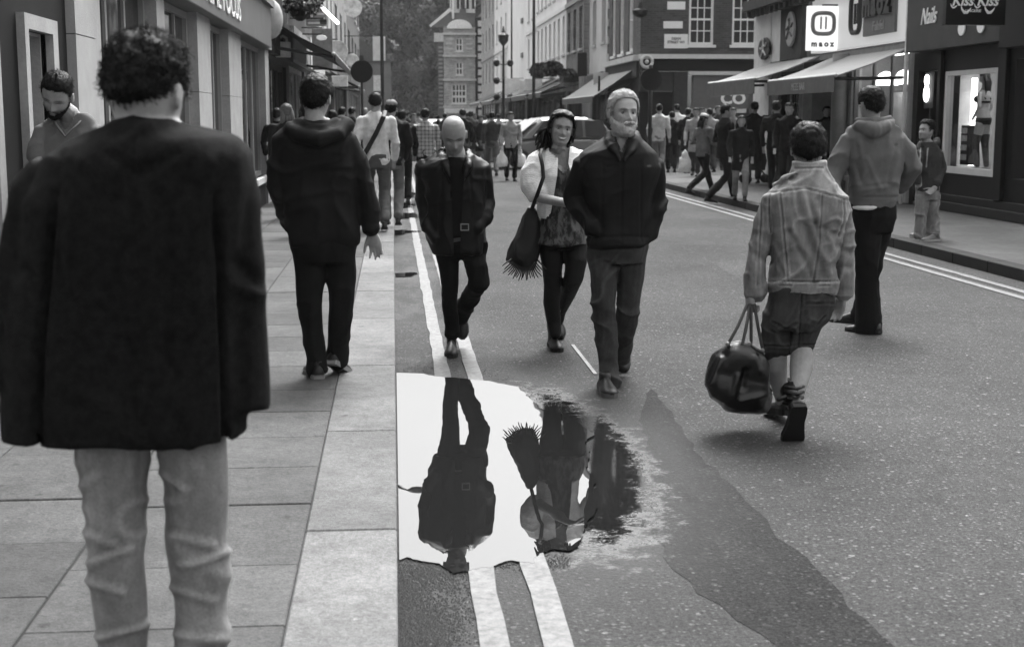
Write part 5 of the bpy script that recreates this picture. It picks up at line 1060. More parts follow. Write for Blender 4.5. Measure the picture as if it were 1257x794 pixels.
# ================================================================ right side
def right_side():
    X = 8.88; W0 = Wall((X, 0, .12), (0, 1, 0), (-1, 0, 0)); zg = .12
    # lingerie and nail shop
    t = thing('shop', 'black fronted nail and lingerie shop at the right edge with a lit display window', 'shop', (X, 21, .12))
    win = (19.95, 21.9, .60, 2.20); door = (22.3, 23.15, 0, 2.25); BK = M(.014, .5, .4, 5, .15, 60, 'paint', .25)
    m = MB(); W0.solid(m, 15.5, 23.35, 0, 2.55, [win, door, (16.3, 19.4, .6, 2.3)], .22); build('wall', m, BK, t)
    W0.bx('upper_wall', 15.5, 23.35, 3.75, 9, -.22, 0, M(.10, .9, .3, 2, .3, 40, 'brick'), t)
    W0.bx('plinth', 15.5, 22.0, 0, .14, 0, .10, M(.03), t, bevel=.008); W0.bx('plinth', 15.5, 22.0, .145, .26, 0, .05, M(.022), t, bevel=.006)
    for a in (19.6, 22.02): W0.bx('pilaster', a, a+.12 if a > 20 else a+.26, .27, 2.54, 0, .07, BK, t, bevel=.008)
    m = MB(); a0, a1, z0, z1 = win
    W0.box(m, a0, a1, z0, z0+.10, -.08, .03); W0.box(m, a0, a1, z1-.07, z1, -.08, .03); W0.box(m, a0, a0+.06, z0+.1, z1-.07, -.08, .03); W0.box(m, a1-.09, a1, z0+.1, z1-.07, -.08, .03)
    fw = build('window_frame', m, M(.45, .5, .1), t)
    W0.bx('pane', a0+.05, a1-.08, z0+.09, z1-.06, -.03, -.022, CLEAR, fw)
    # display box
    m = MB(); W0.box(m, a0-.1, a1+.25, z0-.05, z0+.02, -.9, -.23); W0.box(m, a0-.1, a1+.25, z1+.05, z1+.1, -.9, -.23); W0.box(m, a1+.20, a1+.25, z0+.02, z1+.05, -.9, -.23); W0.box(m, a0-.12, a0-.06, z0+.02, z1+.05, -.9, -.23); W0.box(m, a0-.1, a1+.25, z0, z1+.05, -.98, -.901)
    build('display_case', m, M(.42, .8, .25, 3, .3, 50, 'paint'), t)
    for z in (.9, 1.35, 1.8):
        m = MB(); m.ball(W0.pt(a1+.1, z, -.55), .045, 10, 8); build('bulb', m, MEM(.8, 3), t, smooth=True)
    lt = MB(); W0.box(lt, a0+.1, a1-.1, z1-.02, z1+.02, -.6, -.5); build('strip_light', lt, MEM(.8, 3.0), t)
    lt = MB(); W0.box(lt, a1-.02, a1+.02, z0+.1, z1-.1, -.5, -.42); build('strip_light', lt, MEM(.8, 2.0), t)
    # mannequin
    q = thing('mannequin', 'long haired lingerie mannequin standing in the lit window', 'mannequin', tuple(W0.pt(20.55, .62, -.45)))
    o = W0.pt(21.42, .64, -.42); fy = A(-.55, .75, 0); fx = A(-.75, -.55, 0) ; T = lambda a, b, z: o+fx*a+fy*b+A(0, 0, z)
    b = MB(); b.loft([ell(T(0, y, z), fx*w, fy*d, 16) for z, w, d, y in ((.70, .13, .11, 0), (.80, .145, .12, -.01), (.90, .12, .10, 0), (.98, .095, .085, .01), (1.08, .11, .095, .01), (1.18, .13, .10, .0), (1.24, .13, .08, -.01), (1.28, .05, .05, 0), (1.34, .04, .045, 0))])
    for s in (-1, 1): b.ball(T(s*.055, .085, 1.12), .055); b.tube([T(s*.07, 0, .75), T(s*.065, .03+.05*s, .42), T(s*.06, -.02+.05*s, .08)], [.085, .055, .035], 10); b.tube([T(s*.155, 0, 1.21), T(s*.2, -.04, 1.0), T(s*.17, .1, .80)], [.038, .03, .022], 8); b.tube([T(s*.06, -.03+.05*s, .04), T(s*.06, .12+.05*s, .015)], [.03, .022], 8)
    fr = Frame(T(0, .02, 1.47), yaw=math.degrees(math.atan2(fy[0], fy[1])), pitch=0, sc=.82); add_head(b, fr, nose=.7, nz=24, na=28)
    V, N, Fc = union(b, .010, 2); build('figure', (V, Fc), mat_skin(.42), q, smooth=True, tone=np.ones(len(V)), fix=False)
    h = MB(); v, f, n = hair_cap(fr, .02, -.1, .005, 50); h.add(v, f)
    for k in range(14): a = -.07+.01*k; h.tube([fr.w((a, -.05, .05)), fr.w((a*1.2, -.10, -.12)), fr.w((a*1.2, -.10, -.36))], [.025, .025, .01], 6)
    build('hair', h, M(.012, .4), q, smooth=True)
    l = MB(); l.loft([ell(T(0, y, z), fx*w, fy*d, 20) for z, w, d, y in ((.72, .14, .12, 0), (.79, .155, .13, -.01), (.83, .148, .125, -.01))]); build('briefs', l, BLACK, q, smooth=True)
    l = MB()
    for s in (-1, 1): l.ball(T(s*.055, .09, 1.12), (.062, .062, .058)); l.tube([T(s*.07, .08, 1.15), T(s*.09, .02, 1.25), T(s*.08, -.08, 1.12)], .010, 6)
    l.loft([ell(T(0, .0, z), fx*.122, fy*.105, 20) for z in (1.06, 1.09)]); build('bra', l, BLACK, q, smooth=True)
    l = MB()
    for s in (-1, 1): l.tube([T(s*.068, .02+.03*s, .56), T(s*.065, .03+.05*s, .42), T(s*.06, -.02+.05*s, .08)], [.078, .060, .042], 10)
    build('stockings', l, M(.05), q, smooth=True)
    q = thing('display_stand', 'dark display box with pale printed cards left of the mannequin', 'display stand', tuple(W0.pt(21.3, .7, -.4)))
    m = MB(); W0.box(m, 21.62, 21.92, .72, 1.35, -.42, -.28); build('box', m, DARK, q, bevel=.01)
    for z in (.80, .95, 1.10, 1.22): m = MB(); W0.box(m, 21.66, 21.88, z, z+.09, -.275, -.265); build('card', m, M(.6, .6, .5, 20), q)
    # door with neon sign
    W0.bx('door', door[0]+.02, door[1]-.02, 0, door[3]-.02, -.9, -.85, M(.02), t)
    W0.bx('doorstep', door[0], door[1], .004, .06, -.9, .0, M(.12), t)
    m = MB(); W0.box(m, door[0]-.01, door[0]+.04, 0, door[3], -.9, -.23); W0.box(m, door[1]-.04, door[1]+.01, 0, door[3], -.9, -.23); W0.box(m, door[0]+.04, door[1]-.04, 2.26, 2.30, -.9, -.23); build('door_lining', m, M(.03), t)
    n = thing('neon_sign', 'small glowing looped neon sign in the window by the nail shop door', 'neon sign', tuple(W0.pt(22.55, 2.0, .05)))
    m = MB(); W0.box(m, 22.32, 22.72, 1.62, 2.22, .02, .05); build('board', m, M(.03), n); E = MEM(.8, 3.5)
    for zc, ra, rz in ((2.08, .07, .08), (1.86, .085, .12), (1.86, .045, .05)):
        m = MB(); pts = [W0.pt(22.55+ra*math.cos(a), zc+rz*math.sin(a), .08) for a in np.linspace(0, 2*math.pi, 17)]; m.tube(pts, .015, 6, ends=False); build('tube', m, E, n, smooth=True)
    # fascia with the script name
    F1 = M(.055, .55, .3, 3, .2, 50, 'paint'); W0.bx('fascia_end', 15.5, 19.5, 2.45, 3.74, -.2, .24, BK, t, bevel=.01); f = W0.bx('fascia', 19.51, 23.3, 2.56, 3.73, -.2, .18, F1, t, bevel=.01)
    text('lettering', 'Nails', .38, W0.pt(22.33, 2.98, .185), (0, -1, 0), UP, M(.8, .4, .05), f, .01, shear=.35, sx=.85)
    for a in (20.95, 20.25): m = MB(); m.loft([ell(W0.pt(a, 2.82, d), A(0, .13, 0), A(0, 0, .11), 20) for d in (.185, .20)]); build('lettering', m, M(.8, .4, .05), f)
    s_, fb = sign('black hanging sign with white script lettering at the top right corner', 19.0, 7.62, 8.47, 2.86, 3.75, M(.006, .35, .1), X0=8.88)
    text('lettering', 'Kiss Kiss', .20, A(8.02, 18.925, 3.12), (1, 0, 0), UP, M(.9, .4, .02), fb, .006, shear=.3, sx=.92, bold=.004)
    text('lettering', 'LINGERIE', .055, A(8.0, 18.92, 3.03), (1, 0, 0), UP, M(.85, .4, .02), fb, .004)
    for dx in (0, 29):
        for pts, rr in ((((1180, 8), (1181, 12), (1184, 16), (1187, 16), (1190, 13), (1192, 10)), (.006, .014, .022, .020, .012, .004)), (((1167, 5), (1168, 8), (1170, 10), (1172, 9.5), (1174, 8), (1175, 7)), (.004, .010, .013, .011, .008, .004))):
            m = MB(); m.tube([P(x+dx, y, 18.915) for x, y in pts], rr, 8, .35, (1, 0, 0)); build('swash', m, M(.9, .4, .02), fb, smooth=True)
    # white pole between the shops
    pl = thing('white_pole', 'tall white pole standing between the falafel shop and the nail shop', 'pole', tuple(W0.pt(23.42, 0, .12))); m = MB(); m.tube([W0.pt(23.42, 0, .12), W0.pt(23.42, 3.9, .12)], .035, 10); build('shaft', m, M(.55, .5), pl, smooth=True)
    # falafel shop
    t = thing('shop', 'falafel shop with lit white fascia, glass front and striped awning', 'shop', (X, 27, .12))
    m = MB(); W0.solid(m, 23.5, 29.9, 0, 2.75, [(23.62, 26.6, .35, 2.65), (26.95, 29.8, 0, 2.65)], .2); build('wall', m, M(.35, .6, .2), t)
    w = W0.window(t, 23.62, 26.6, .35, 2.65, M(.12, .5, .1), nx=3, nz=1, dep=.08, fw=.06, bar=.09, single=False, gm=CLEAR, sill=M(.3))
    m = MB(); W0.box(m, 23.5, 29.9, 0, .01, -3, -.2); W0.box(m, 23.5, 29.9, 0, 2.8, -3.05, -3.0); W0.box(m, 23.5, 29.9, 2.70, 2.76, -3, -.2); W0.box(m, 23.45, 23.5, 0, 2.7, -3, -.2); W0.box(m, 29.9, 29.95, 0, 2.7, -3, -.2); W0.box(m, 26.7, 26.78, 0, 2.7, -3, -.2); build('shop_interior', m, M(.25, .8, .3, 2), t)
    for a in (24.1, 25.1, 26.1):
        m = MB(); W0.box(m, a-.45, a+.45, 0, 1.95, -.9, -.8); build('poster_panel', m, M(.55, .6, .3, 3), t)
        m = MB(); c = W0.pt(a, 2.22, -.5); m.loft([ell(c+A(0, 0, q), A(r_, 0, 0), A(0, r_, 0), 16) for q, r_ in ((-.14, .24), (-.10, .24), (.08, .12), (.12, .03))]); build('pendant_lamp', m, MEM(.7, 1.6), t, smooth=True)
    W0.bx('strip_light', 23.7, 26.5, 2.60, 2.64, -.35, -.30, MEM(.8, 6), t)
    sm_ = thing('wall_sign', 'small dark round sign on the pale panel of the falafel shop', 'sign', tuple(W0.pt(24.5, 1.2, -.78))); m = MB(); m.loft([ell(W0.pt(24.55, 1.5, d), A(0, .2, 0), A(0, 0, .14), 20) for d in (-.79, -.76)]); build('disc', m, DARK, sm_)
    m = MB(); m.loft([ell(W0.pt(26.9, z, .12), A(.17, 0, 0), A(0, .17, 0), 18) for z in (0, 2.7)]); build('column', m, M(.22, .5, .2, 6), t, smooth=True)
    for i, z in enumerate((1.25, 1.5, 1.75, 2.0, 2.25)):
        W0.bx('shelf', 27.5, 29.2, z-.03, z, -.9, -.6, M(.2), t)
        for k in range(8):
            m = MB(); c = W0.pt(27.6+k*.2, z+.005, -.72); m.loft([ell(c+A(0, 0, q), A(r_, 0, 0), A(0, r_, 0), 10) for q, r_ in ((0, .055), (.10, .06), (.14, .04), (.17, .042))]); tag(build('jar', m, M(.6, .4, .5, 40), None), 'pale jar on the shelves of the falafel shop', 'jar', 'jars on the falafel shop shelves')
    f = W0.bx('fascia', 23.5, 29.0, 2.80, 3.95, -.1, .10, MEM(.5, .10), t)
    fb = W0.bx('sign_panel', 23.95, 25.6, 2.95, 3.85, .105, .16, M(.12, .5, .2), f, bevel=.01)
    for k, (a, g_) in enumerate(((25.32, 'm'), (24.93, 'a'), (24.58, 'o'), (24.25, 'z'))): text('lettering', g_, .58, W0.pt(a, 3.32, .165), (0, -1, 0), UP, M(.025, .4), fb, .05, bold=.03)
    text('lettering', 'Falafel', .24, W0.pt(24.75, 3.03, .165), (0, -1, 0), UP, M(.3), fb, .01)
    m = MB(); q = [W0.pt(26.12+.27*math.copysign(abs(math.cos(a))**.5, math.cos(a)), 3.42+.36*math.copysign(abs(math.sin(a))**.5, math.sin(a)), .13) for a in np.linspace(0, 2*math.pi, 29)]; m.tube(q, .05, 6, ends=False); build('logo_ring', m, M(.06), f); 
    for da in (-.1, .06): W0.bx('logo_bar', 26.1+da, 26.15+da, 3.22, 3.6, .105, .14, M(.06), f)
    s_, fb = sign('white projecting light box with ring logo on the falafel shop', 27.3, 8.17, 8.77, 2.9, 3.76, MEM(.6, .3), X0=8.88)
    c = A(8.47, 27.2, 3.42); m = MB()
    for r_ in (.27,): m.tube([c+A(r_*.8*math.copysign(abs(math.cos(a))**.6, math.cos(a)), 0, r_*.75*math.copysign(abs(math.sin(a))**.6, math.sin(a))) for a in np.linspace(0, 2*math.pi, 25)], .04, 8, ends=False)
    for dx in (-.05, .05): m.tube([c+A(dx, 0, -.10), c+A(dx, 0, .12)], .018, 6)
    build('logo', m, M(.22), fb); text('lettering', 'm a o z', .15, A(8.47, 27.225, 2.98), (1, 0, 0), UP, M(.12), fb, .006, bold=.008)
    ST, ntt, bb = nt('striped_canvas'); sy = nd(ntt, 'ShaderNodeSeparateXYZ', {0: obco(ntt)}).outputs[1]
    ntt.links.new(rng(ntt, math_(ntt, 'GREATER_THAN', math_(ntt, 'FRACT', math_(ntt, 'MULTIPLY', sy, 3.2)), .5), 0, 1, .26, .36), bb.inputs['Base Color']); bb.inputs['Roughness'].default_value = .85
    GA = M(.26, .85, .2, 5, .2, 60, 'canvas')
    awning('nearer grey striped awning over the falafel shop front', 23.6, 27.9, 2.78, 2.30, 1.28, ST, side=-1, X0=X, val=.27, letters='MEZE BAR', lmat=M(.3))
    awning('farther grey awning with pale valance, left of the falafel shop', 28.7, 33.0, 2.85, 2.38, 1.35, GA, side=-1, X0=X, val=.30)
    W0.bx('cornice', 23.4, 33.8, 4.0, 4.22, -.2, .38, M(.06, .8, .3), t)
    for k in range(26): W0.bx('bracket', 23.6+k*.4, 23.72+k*.4, 3.86, 3.995, .11, .30, M(.05, .8, .3), t)
    uw = M(.13, .9, .3, 2, .3, 40, 'brick'); ops = [(24.5, 25.8, 4.6, 6.4), (28.2, 29.5, 4.6, 6.4), (31.6, 32.8, 4.6, 6.4)]
    m = MB(); W0.solid(m, 23.4, 33.85, 4.225, 9, ops, .3); build('upper_wall', m, uw, t)
    for o in ops: W0.window(t, *o, WHITE, nx=2, nz=4, dep=.12)
    # corner house with the oval sign
    t = thing('shop', 'white walled corner shop with an oval sign beside the farther awning', 'shop', (X, 32, .12))
    W0.bx('pier', 32.4, 33.85, 0, 3.98, -.3, .05, M(.52, .8, .15, 4, .3, 60, 'render'), t); W0.bx('panel', 29.95, 31.6, 2.75, 3.98, -.1, .04, M(.05), t); W0.bx('wall', 31.62, 32.38, 2.75, 3.98, -.3, .03, M(.5, .8, .15, 4, .3, 60, 'render'), t)
    m = MB(); W0.solid(m, 29.95, 32.38, 0, 2.74, [(30.1, 31.8, 0, 2.5)], .2); build('wall', m, M(.3, .8, .3, 5, .3, 60, 'render'), t); W0.window(t, 30.1, 31.8, 0, 2.5, DARK, nx=2, nz=1, dep=.1, sill=False)
    mb = MB(); mb.box(8.89, 20, 33.86, 33.9, .12, 9); build('side_wall', mb, M(.15, .9, .3, 2, .3, 40, 'brick'), t)
    for lab, a, z, ra, rz in (('dark oval sign with a pale dancing figure on the white corner wall', 32.75, 3.08, .52, .26), ('narrow oval sign edge-on between the white wall and the light box', 30.6, 3.4, .34, .38)):
        o_ = thing('oval_sign', lab, 'sign', tuple(W0.pt(a, z, .1))); m = MB(); m.loft([ell(W0.pt(a, z, d), A(0, ra*q, 0), A(0, 0, rz*q), 28) for d, q in ((.07, 1), (.11, 1), (.12, .93))]); b_ = build('board', m, M(.02 if ra > .4 else .3, .5), o_)
        m = MB()
        for p0, p1, p2 in (((0, .16), (.02, .04), (-.02, -.04)), ((-.02, -.04), (.12, -.10), (.22, -.16)), ((-.02, -.04), (-.12, -.12), (-.2, -.2)), ((.0, .08), (.18, .05), (.26, .12)), ((.0, .08), (-.18, .0), (-.28, .02))): m.tube([W0.pt(a-q[0], z+q[1], .13) for q in (p0, p1, p2)], .022, 6)
        m.ball(W0.pt(a, z+.2, .13), .04, 8, 6); build('figure', m, M(.5 if ra > .4 else .1), b_)
    # ---- brick corner house across the side street
    t = thing('building', 'dark brick corner building with white sash windows and street name plates', 'building', (X, 50, .12))
    Wf = Wall((8.88, 50, .12), (1, 0, 0), (0, -1, 0)); Ws = Wall((8.88, 50.302, .12), (0, 1, 0), (-1, 0, 0)); BR = brick_mat(.055, 1, 'x'); BRy = brick_mat(.055, 1, 'y')
    wz = [(1.75, 2.66, 4.05, 5.85), (3.33, 4.25, 4.05, 5.85), (4.95, 5.9, 4.05, 5.85)]
    m = MB(); Wf.solid(m, .0, 12, 3.72, 12, wz+[(a, b, 7.2, 8.9) for a, b, _, _ in wz], .3); build('wall', m, BR, t)
    for a0, a1, z0, z1 in wz: Wf.window(t, a0, a1, z0, z1, WHITE, nx=3, nz=4, dep=.10, fw=.09, bar=.035, single=False)
    for a0, a1, z0, z1 in wz: Wf.window(t, a0, a1, 7.2, 8.9, WHITE, nx=3, nz=4, dep=.10)
    Wf.bx('string_course', -.02, 12, 3.55, 3.71, -.3, .16, M(.55, .7, .1), t); Wf.bx('fascia', .02, 12, 3.12, 3.54, -.3, .04, M(.014), t); Wf.bx('string_course', 1.75, 12, 2.98, 3.11, -.3, .10, M(.5, .7, .1), t)
    g_ = Wf.bx('panel', 1.95, 4.0, 1.78, 2.97, -.3, .02, M(.13, .7, .15), t); Wf.bx('string_course', 1.75, 3.9, 1.63, 1.77, -.3, .07, M(.5, .7, .1), t); Wf.bx('wall', 1.75, 12, 0, 1.62, -.3, 0, M(.03, .6), t); Wf.bx('wall', 4.02, 12, 1.63, 2.97, -.3, 0, M(.1), t)
    text('lettering', 'CO', .55, Wf.pt(3.42, 1.96, .025), (1, 0, 0), UP, M(.8, .5, .02), g_, .02, bold=.02, sx=1.1)
    Wf.bx('pier', 1.25, 1.74, 0, 3.1, -.3, .03, M(.05), t); Wf.bx('wall', 0, 1.24, 2.4, 3.1, -.3, -.02, M(.04), t); Wf.bx('door', .05, 1.24, 0, 2.39, -.3, -.24, M(.02), t)
    ops = [(1.3, 2.3, 3.9, 6.2), (3.4, 4.4, 3.9, 6.2), (5.4, 6.3, 3.9, 6.2)]
    m = MB(); Ws.solid(m, 0.0, 7.5, 3.72, 12, ops, .3); build('wall', m, BRy, t)
    for o in ops: Ws.window(t, *o, WHITE, nx=2, nz=2, dep=.08, fw=.12)
    Ws.bx('string_course', 0, 7.5, 3.5, 3.7, -.3, .2, M(.5), t); Ws.bx('shopfront', 0, 7.5, 0, 2.9, -.3, 0, M(.03), t); Ws.bx('fascia', 0, 7.5, 2.91, 3.49, -.3, .08, M(.06), t)
    for k in range(10): Ws.bx('quoin', 7.0, 7.45, 3.75+k*.7, 4.05+k*.7, 0, .05, M(.4), t)
    for a0, a1, z0, z1, tx in ((.95, 1.60, 5.28, 5.56, None), (.82, 1.52, 4.62, 4.87, None), (.86, 1.72, 3.92, 4.42, 'DEAN\nSTREET W1')):
        sp = thing('street_name_plate', 'white street name plate on the brick wall, '+('topmost of three' if z0 > 5 else 'middle of three' if z0 > 4.5 else 'lowest and largest of three'), 'sign', tuple(Wf.pt(a0, z0, .03)), 'street name plates'); b_ = Wf.bx('plate', a0, a1, z0, z1, .012, .04, M(.75, .4, .05), sp)
        if tx: text('lettering', tx, .125, Wf.pt((a0+a1)/2, 4.22, .042), (1, 0, 0), UP, M(.02), b_, .003, bold=.004)
    o_ = thing('wreath_sign', 'pale round ring emblem projecting from the corner of the brick building', 'sign', tuple(P(793, 76, 49.8))); m = MB(); c = P(794, 76, 49.7); m.tube([c+A(.2*math.cos(a), 0, .2*math.sin(a)) for a in np.linspace(0, 6.28, 17)], .06, 8, ends=False); build('ring', m, M(.5), o_, smooth=True); m = MB(); m.ball(c, .08); build('boss', m, M(.5), o_, smooth=True)
    o_ = thing('hanging_lantern', 'dark lantern hanging from the brick corner at the top of the picture', 'lantern', tuple(P(787, 20, 49.5))); c = P(786, 14, 49.5); m = MB(); m.loft([ell(c+A(0, 0, q), A(w, 0, 0), A(0, w, 0), 14) for q, w in ((-.22, .1), (-.12, .26), (.02, .28), (.1, .12), (.3, .05))]); build('lantern_body', m, DARK, o_); m = MB(); m.tube([c+A(0, 0, .25), c+A(.25, .3, .5), c+A(.4, .6, .5)], .03, 6); build('bracket', m, METAL, o_)
    awning('pale sloping awning on the side of the brick corner building', 51.3, 60.5, 3.35, 2.35, 1.5, M(.22, .8, .2), side=-1, X0=X)
    # road sign at the corner
    o_ = thing('road_sign', 'black round road sign on a pole at the right kerb beside the bearded man', 'road sign', (6.6, 35.3, .12)); c = P(799, 98, 35.2); m = MB(); m.loft([ell(c+A(0, d, 0), A(.28, 0, 0), A(0, 0, .28), 28) for d in (-.02, .02)]); build('disc', m, M(.012, .5), o_)
    m = MB(); m.tube([A(c[0], 35.25, .12), A(c[0], 35.25, c[2]+.35)], .05, 10); build('pole', m, METAL, o_, smooth=True)
    # ---- the long row beyond
    row = [(57.6, 63, .50, 14, 'pale stone house next to the brick corner building', 2), (63.1, 69.5, .13, 14, 'darker brick house between two pale ones on the right row', 3), (69.6, 84, .72, 15, 'long white stucco house with rows of small sash windows', 7), (84.1, 93, .70, 14, 'white house partly hidden by the black post', 3), (93.1, 108, .66, 15, 'blank pale gabled house in the far right row', 0), (108.1, 122, .6, 14, 'cream house just left of the blank pale one', 3), (122.1, 140, .26, 13, 'brownish brick house at the far end of the right row', 4)]
    for y0, y1, v, H, lab, nw in row:
        t = thing('building', lab, 'building', (X, y0, .12)); w_ = (y1-y0)/max(nw, 1)
        ops = [(y0+w_*(i+.25), y0+w_*(i+.25)+min(w_*.5, 1.15), z, z+1.9) for i in range(nw) for z in (4.6, 7.6, 10.6)]
        W1 = Wall((X-(.25 if v in (.72, .13) else 0), 0, .12), (0, 1, 0), (-1, 0, 0)); m = MB(); W1.solid(m, y0, y1, 3.4, H, ops, .3)
        build('wall', m, brick_mat(v, 1, 'y', 1.2) if v < .3 else M(v, .9, .12, .8, .3, 20, 'render'), t)
        for o in ops: W1.window(t, *o, M(.4), nx=2, nz=2, dep=.16, fw=.08)
        m = MB(); W1.solid(m, y0, y1, 0, 3.39, [(y0+.5, y1-.5, .3, 2.7)], .3); build('shopfront', m, M(.08 if v > .5 else .3, .8, .4, 1), t); W1.window(t, y0+.5, y1-.5, .3, 2.7, DARK, nx=5, nz=1, dep=.1, fw=.1)
        W1.bx('fascia', y0+.3, y1-.3, 2.75, 3.3, 0, .15, M(.4 if nw % 2 else .1, .6, .4, 1.5), t); W1.bx('cornice', y0, y1, H, H+.4, -.3, .35, M(.4), t)
        if nw: W1.bx('string_course', y0, y1, 6.75, 6.95, 0, .08, M(v*.9 if v > .2 else .3), t)
        if nw == 0:
            for z in (5.5, 7.8, 10.2, 12): W1.bx('vent', y0+2, y0+3.2, z, z+.3, 0, .1, M(.2), t)
    for i, (y0, y1, v, lab) in enumerate(((63.5, 69, .03, 'dark awning below the darker brick house'), (71, 79, .05, 'dark canopy under the white stucco house, nearest half'), (80, 92, .12, 'grey canopy under the white stucco house, farther half'), (95, 106, .04, 'black canopy below the blank pale house'), (109, 122, .03, 'black awning below the cream house'))): awning(lab, y0, y1, 3.6, 2.7, 1.9, M(v, .8), side=-1, X0=X-.25)
    for lab, y, x0, x1, z0, z1, v in (('white lit sign box under the blank pale house', 92, 7.2, 8.4, 2.9, 4.1, .8), ('small white name board under the white stucco house', 74, 7.0, 7.9, 3.0, 3.6, .7), ('dark box sign in front of the darker brick house', 62, 8.2, 8.62, 3.4, 4.4, .03), ('pale shop sign panel beside the sloping awning', 57, 8.2, 8.8, 2.5, 3.4, .5), ('white round-cornered sign by the far canopies', 82, 7.4, 8.5, 3.1, 3.7, .75)): sign(lab, y, x0, x1, z0, z1, M(v, .6, .2, 3), X0=8.6)
    # shrubby baskets over the canopies
    for i, (y, x, z, s, lab) in enumerate(((70, 8.0, 4.0, .9, 'dark trailing planter above the nearer canopy'), (76, 8.0, 4.1, 1.0, 'long dark planter over the white house shopfront'), (64.5, 8.1, 3.5, .7, 'dark hanging planter by the box sign'))):
        t = thing('planter', lab, 'planter', (x, y, z)); r = np.random.default_rng(i+40); m = MB()
        for k in range(900):
            d = unit(r.normal(0, 1, 3)); q = A(x, y, z)+d*A(.55, 1.6, .42)*s*r.uniform(.5, 1); a = unit(r.normal(0, 1, 3)); b_ = unit(np.cross(a, r.normal(0, 1, 3))); w = .08; m.add([q-a*w, q-b_*w, q+a*w, q+b_*w], [(0, 1, 2, 3)])
        build('foliage', m, M(.035, .8, .4), t, fix=False); m = MB(); m.box(x-.3, x+.5, y-1.2*s, y+1.2*s, z-.3, z-.02); build('trough', m, DARK, t)
    lamp_post('tall thin black post on the right kerb in front of the white houses', P(655, 150, 60)[0], 60, .12, .07, 9); lamp_post('ornate dark lamp post with several lanterns on the far right row', P(618, 150, 82)[0], 82, .12, .09, 5.6, True); lamp_post('distant thin black post left of the white blank house', P(628, 150, 96)[0], 96, .12, .07, 10)
    lamp_post('short black post rising behind the smiling woman', P(735, 150, 52)[0], 52, .12, .06, 3.0, plain=True)
    # ---- turreted house closing the street
    t = thing('building', 'turreted gabled red brick house closing the far end of the street', 'building', (5.2, 150, .12)); Wt = Wall((5.15, 150, .12), (1, 0, 0), (0, -1, 0)); bm_ = brick_mat(.34, 1.5, 'x', 1.4)
    x0, x1 = .35, 3.7; ops = [(1.6, 2.4, 8.4, 9.8), (1.6, 2.4, 5.9, 7.3), (1.15, 2.75, 2.9, 5.0)]
    m = MB(); Wt.solid(m, x0, x1, 0, 11, ops, .5); build('wall', m, bm_, t)
    for i, o in enumerate(ops): Wt.window(t, *o, WHITE, nx=4 if i == 2 else 2, nz=3 if i == 2 else 2, dep=.2, fw=.14, bar=.12)
    for z in (7.8, 10.1, 5.3, 2.45): Wt.bx('string_course', x0-.1, x1+.1, z, z+.22, 0, .25, M(.5), t)
    for z in (8.6, 9.1, 9.6):
        for a in (.6, 2.7): Wt.bx('stone_band', a, a+.7, z, z+.18, 0, .04, M(.5), t)
    Wt.bx('shopfront_fascia', x0, x1, 1.9, 2.4, .0, .3, M(.7), t)
    m = MB(); m.prism([(x1*.5+x0*.5+1.35*math.cos(a), 10.75+.95*math.sin(a)) for a in np.linspace(0, math.pi, 17)], Wt.pt(0, 0, .3), (1, 0, 0), (0, 0, 1), (0, .7, 0)); build('pediment', m, M(.75, .6), t)
    m = MB(); m.prism([(-1.0, 10.9), (1.2, 12.6), (1.0, 12.9), (-1.15, 11.1)], Wt.pt(0, 0, .2), (1, 0, 0), (0, 0, 1), (0, .6, 0)); build('gable_coping', m, M(.7), t); m = MB(); m.prism([(-1, 10.9), (x1, 10.9), (x1, 13.1), (1.2, 12.6)], Wt.pt(0, 0, .0), (1, 0, 0), (0, 0, 1), (0, .6, 0)); build('gable', m, M(.12), t)
    for a in (1.6, 3.2):
        m = MB(); m.loft([ell(Wt.pt(a, z, -.3), A(r_, 0, 0), A(0, r_, 0), 12) for z, r_ in ((12.4, .55), (14.0, .55), (14.1, .65), (14.6, .5), (15.2, .1))]); build('cupola', m, M(.5), t)
        for dx in (-.3, .3): Wt.bx('cupola_opening', a+dx-.14, a+dx+.14, 12.8, 13.8, .17, .30, DARK, t)
    m = MB(); m.tube([Wt.pt(1.35, 11.8, .3), Wt.pt(1.35, 14.2, .3)], .12, 8); build('finial', m, M(.7), t)
    Wt.bx('side_wall', x1+.02, x1+1.3, 0, 12, -.5, -.1, M(.03), t)
    for k in range(13): Wt.bx('quoin', x1+.3, x1+.85, .8+k*.85, 1.4+k*.85, -.1, 0, M(.65), t)
    for k in range(16): Wt.bx('quoin', x0-.55, x0-.1, 2.4+k*.42, 2.6+k*.42, -.3, 0, M(.3), t)
    Wt.bx('side_bay', x0-.6, x0-.001, 0, 9.3, -.8, -.301, M(.12), t); Wt.bx('side_bay_cap', x0-1.0, x0-.02, 9.4, 10.3, -.6, .05, M(.5), t)
    t = thing('building', 'small grey house at the far left end of the street by the lamp post', 'building', (-2, 120, .12)); mb = MB(); mb.box(-6, -.1, 120, 130, .12, 6.2); build('wall', mb, M(.16, .9, .3, 1), t); mb = MB(); mb.prism([(-6.2, 6.2), (.1, 6.2), (-3, 8.4)], (0, 119.8, 0), (1, 0, 0), (0, 0, 1), (0, 10.4, 0)); build('roof', mb, M(.07), t)
    for z in (1.2, 3.8): 
        mb = MB(); mb.box(-1.6, -.7, 119.93, 119.99, z, z+1.3); build('window', mb, M(.5), t)
    # house filling the gap behind the turret
    t = thing('building', 'dark gabled block just behind the turreted house', 'building', (10, 152, .12)); mb = MB(); mb.box(9.9, 20, 141, 165, .12, 13); build('wall', mb, brick_mat(.1, 1.5, 'x'), t)
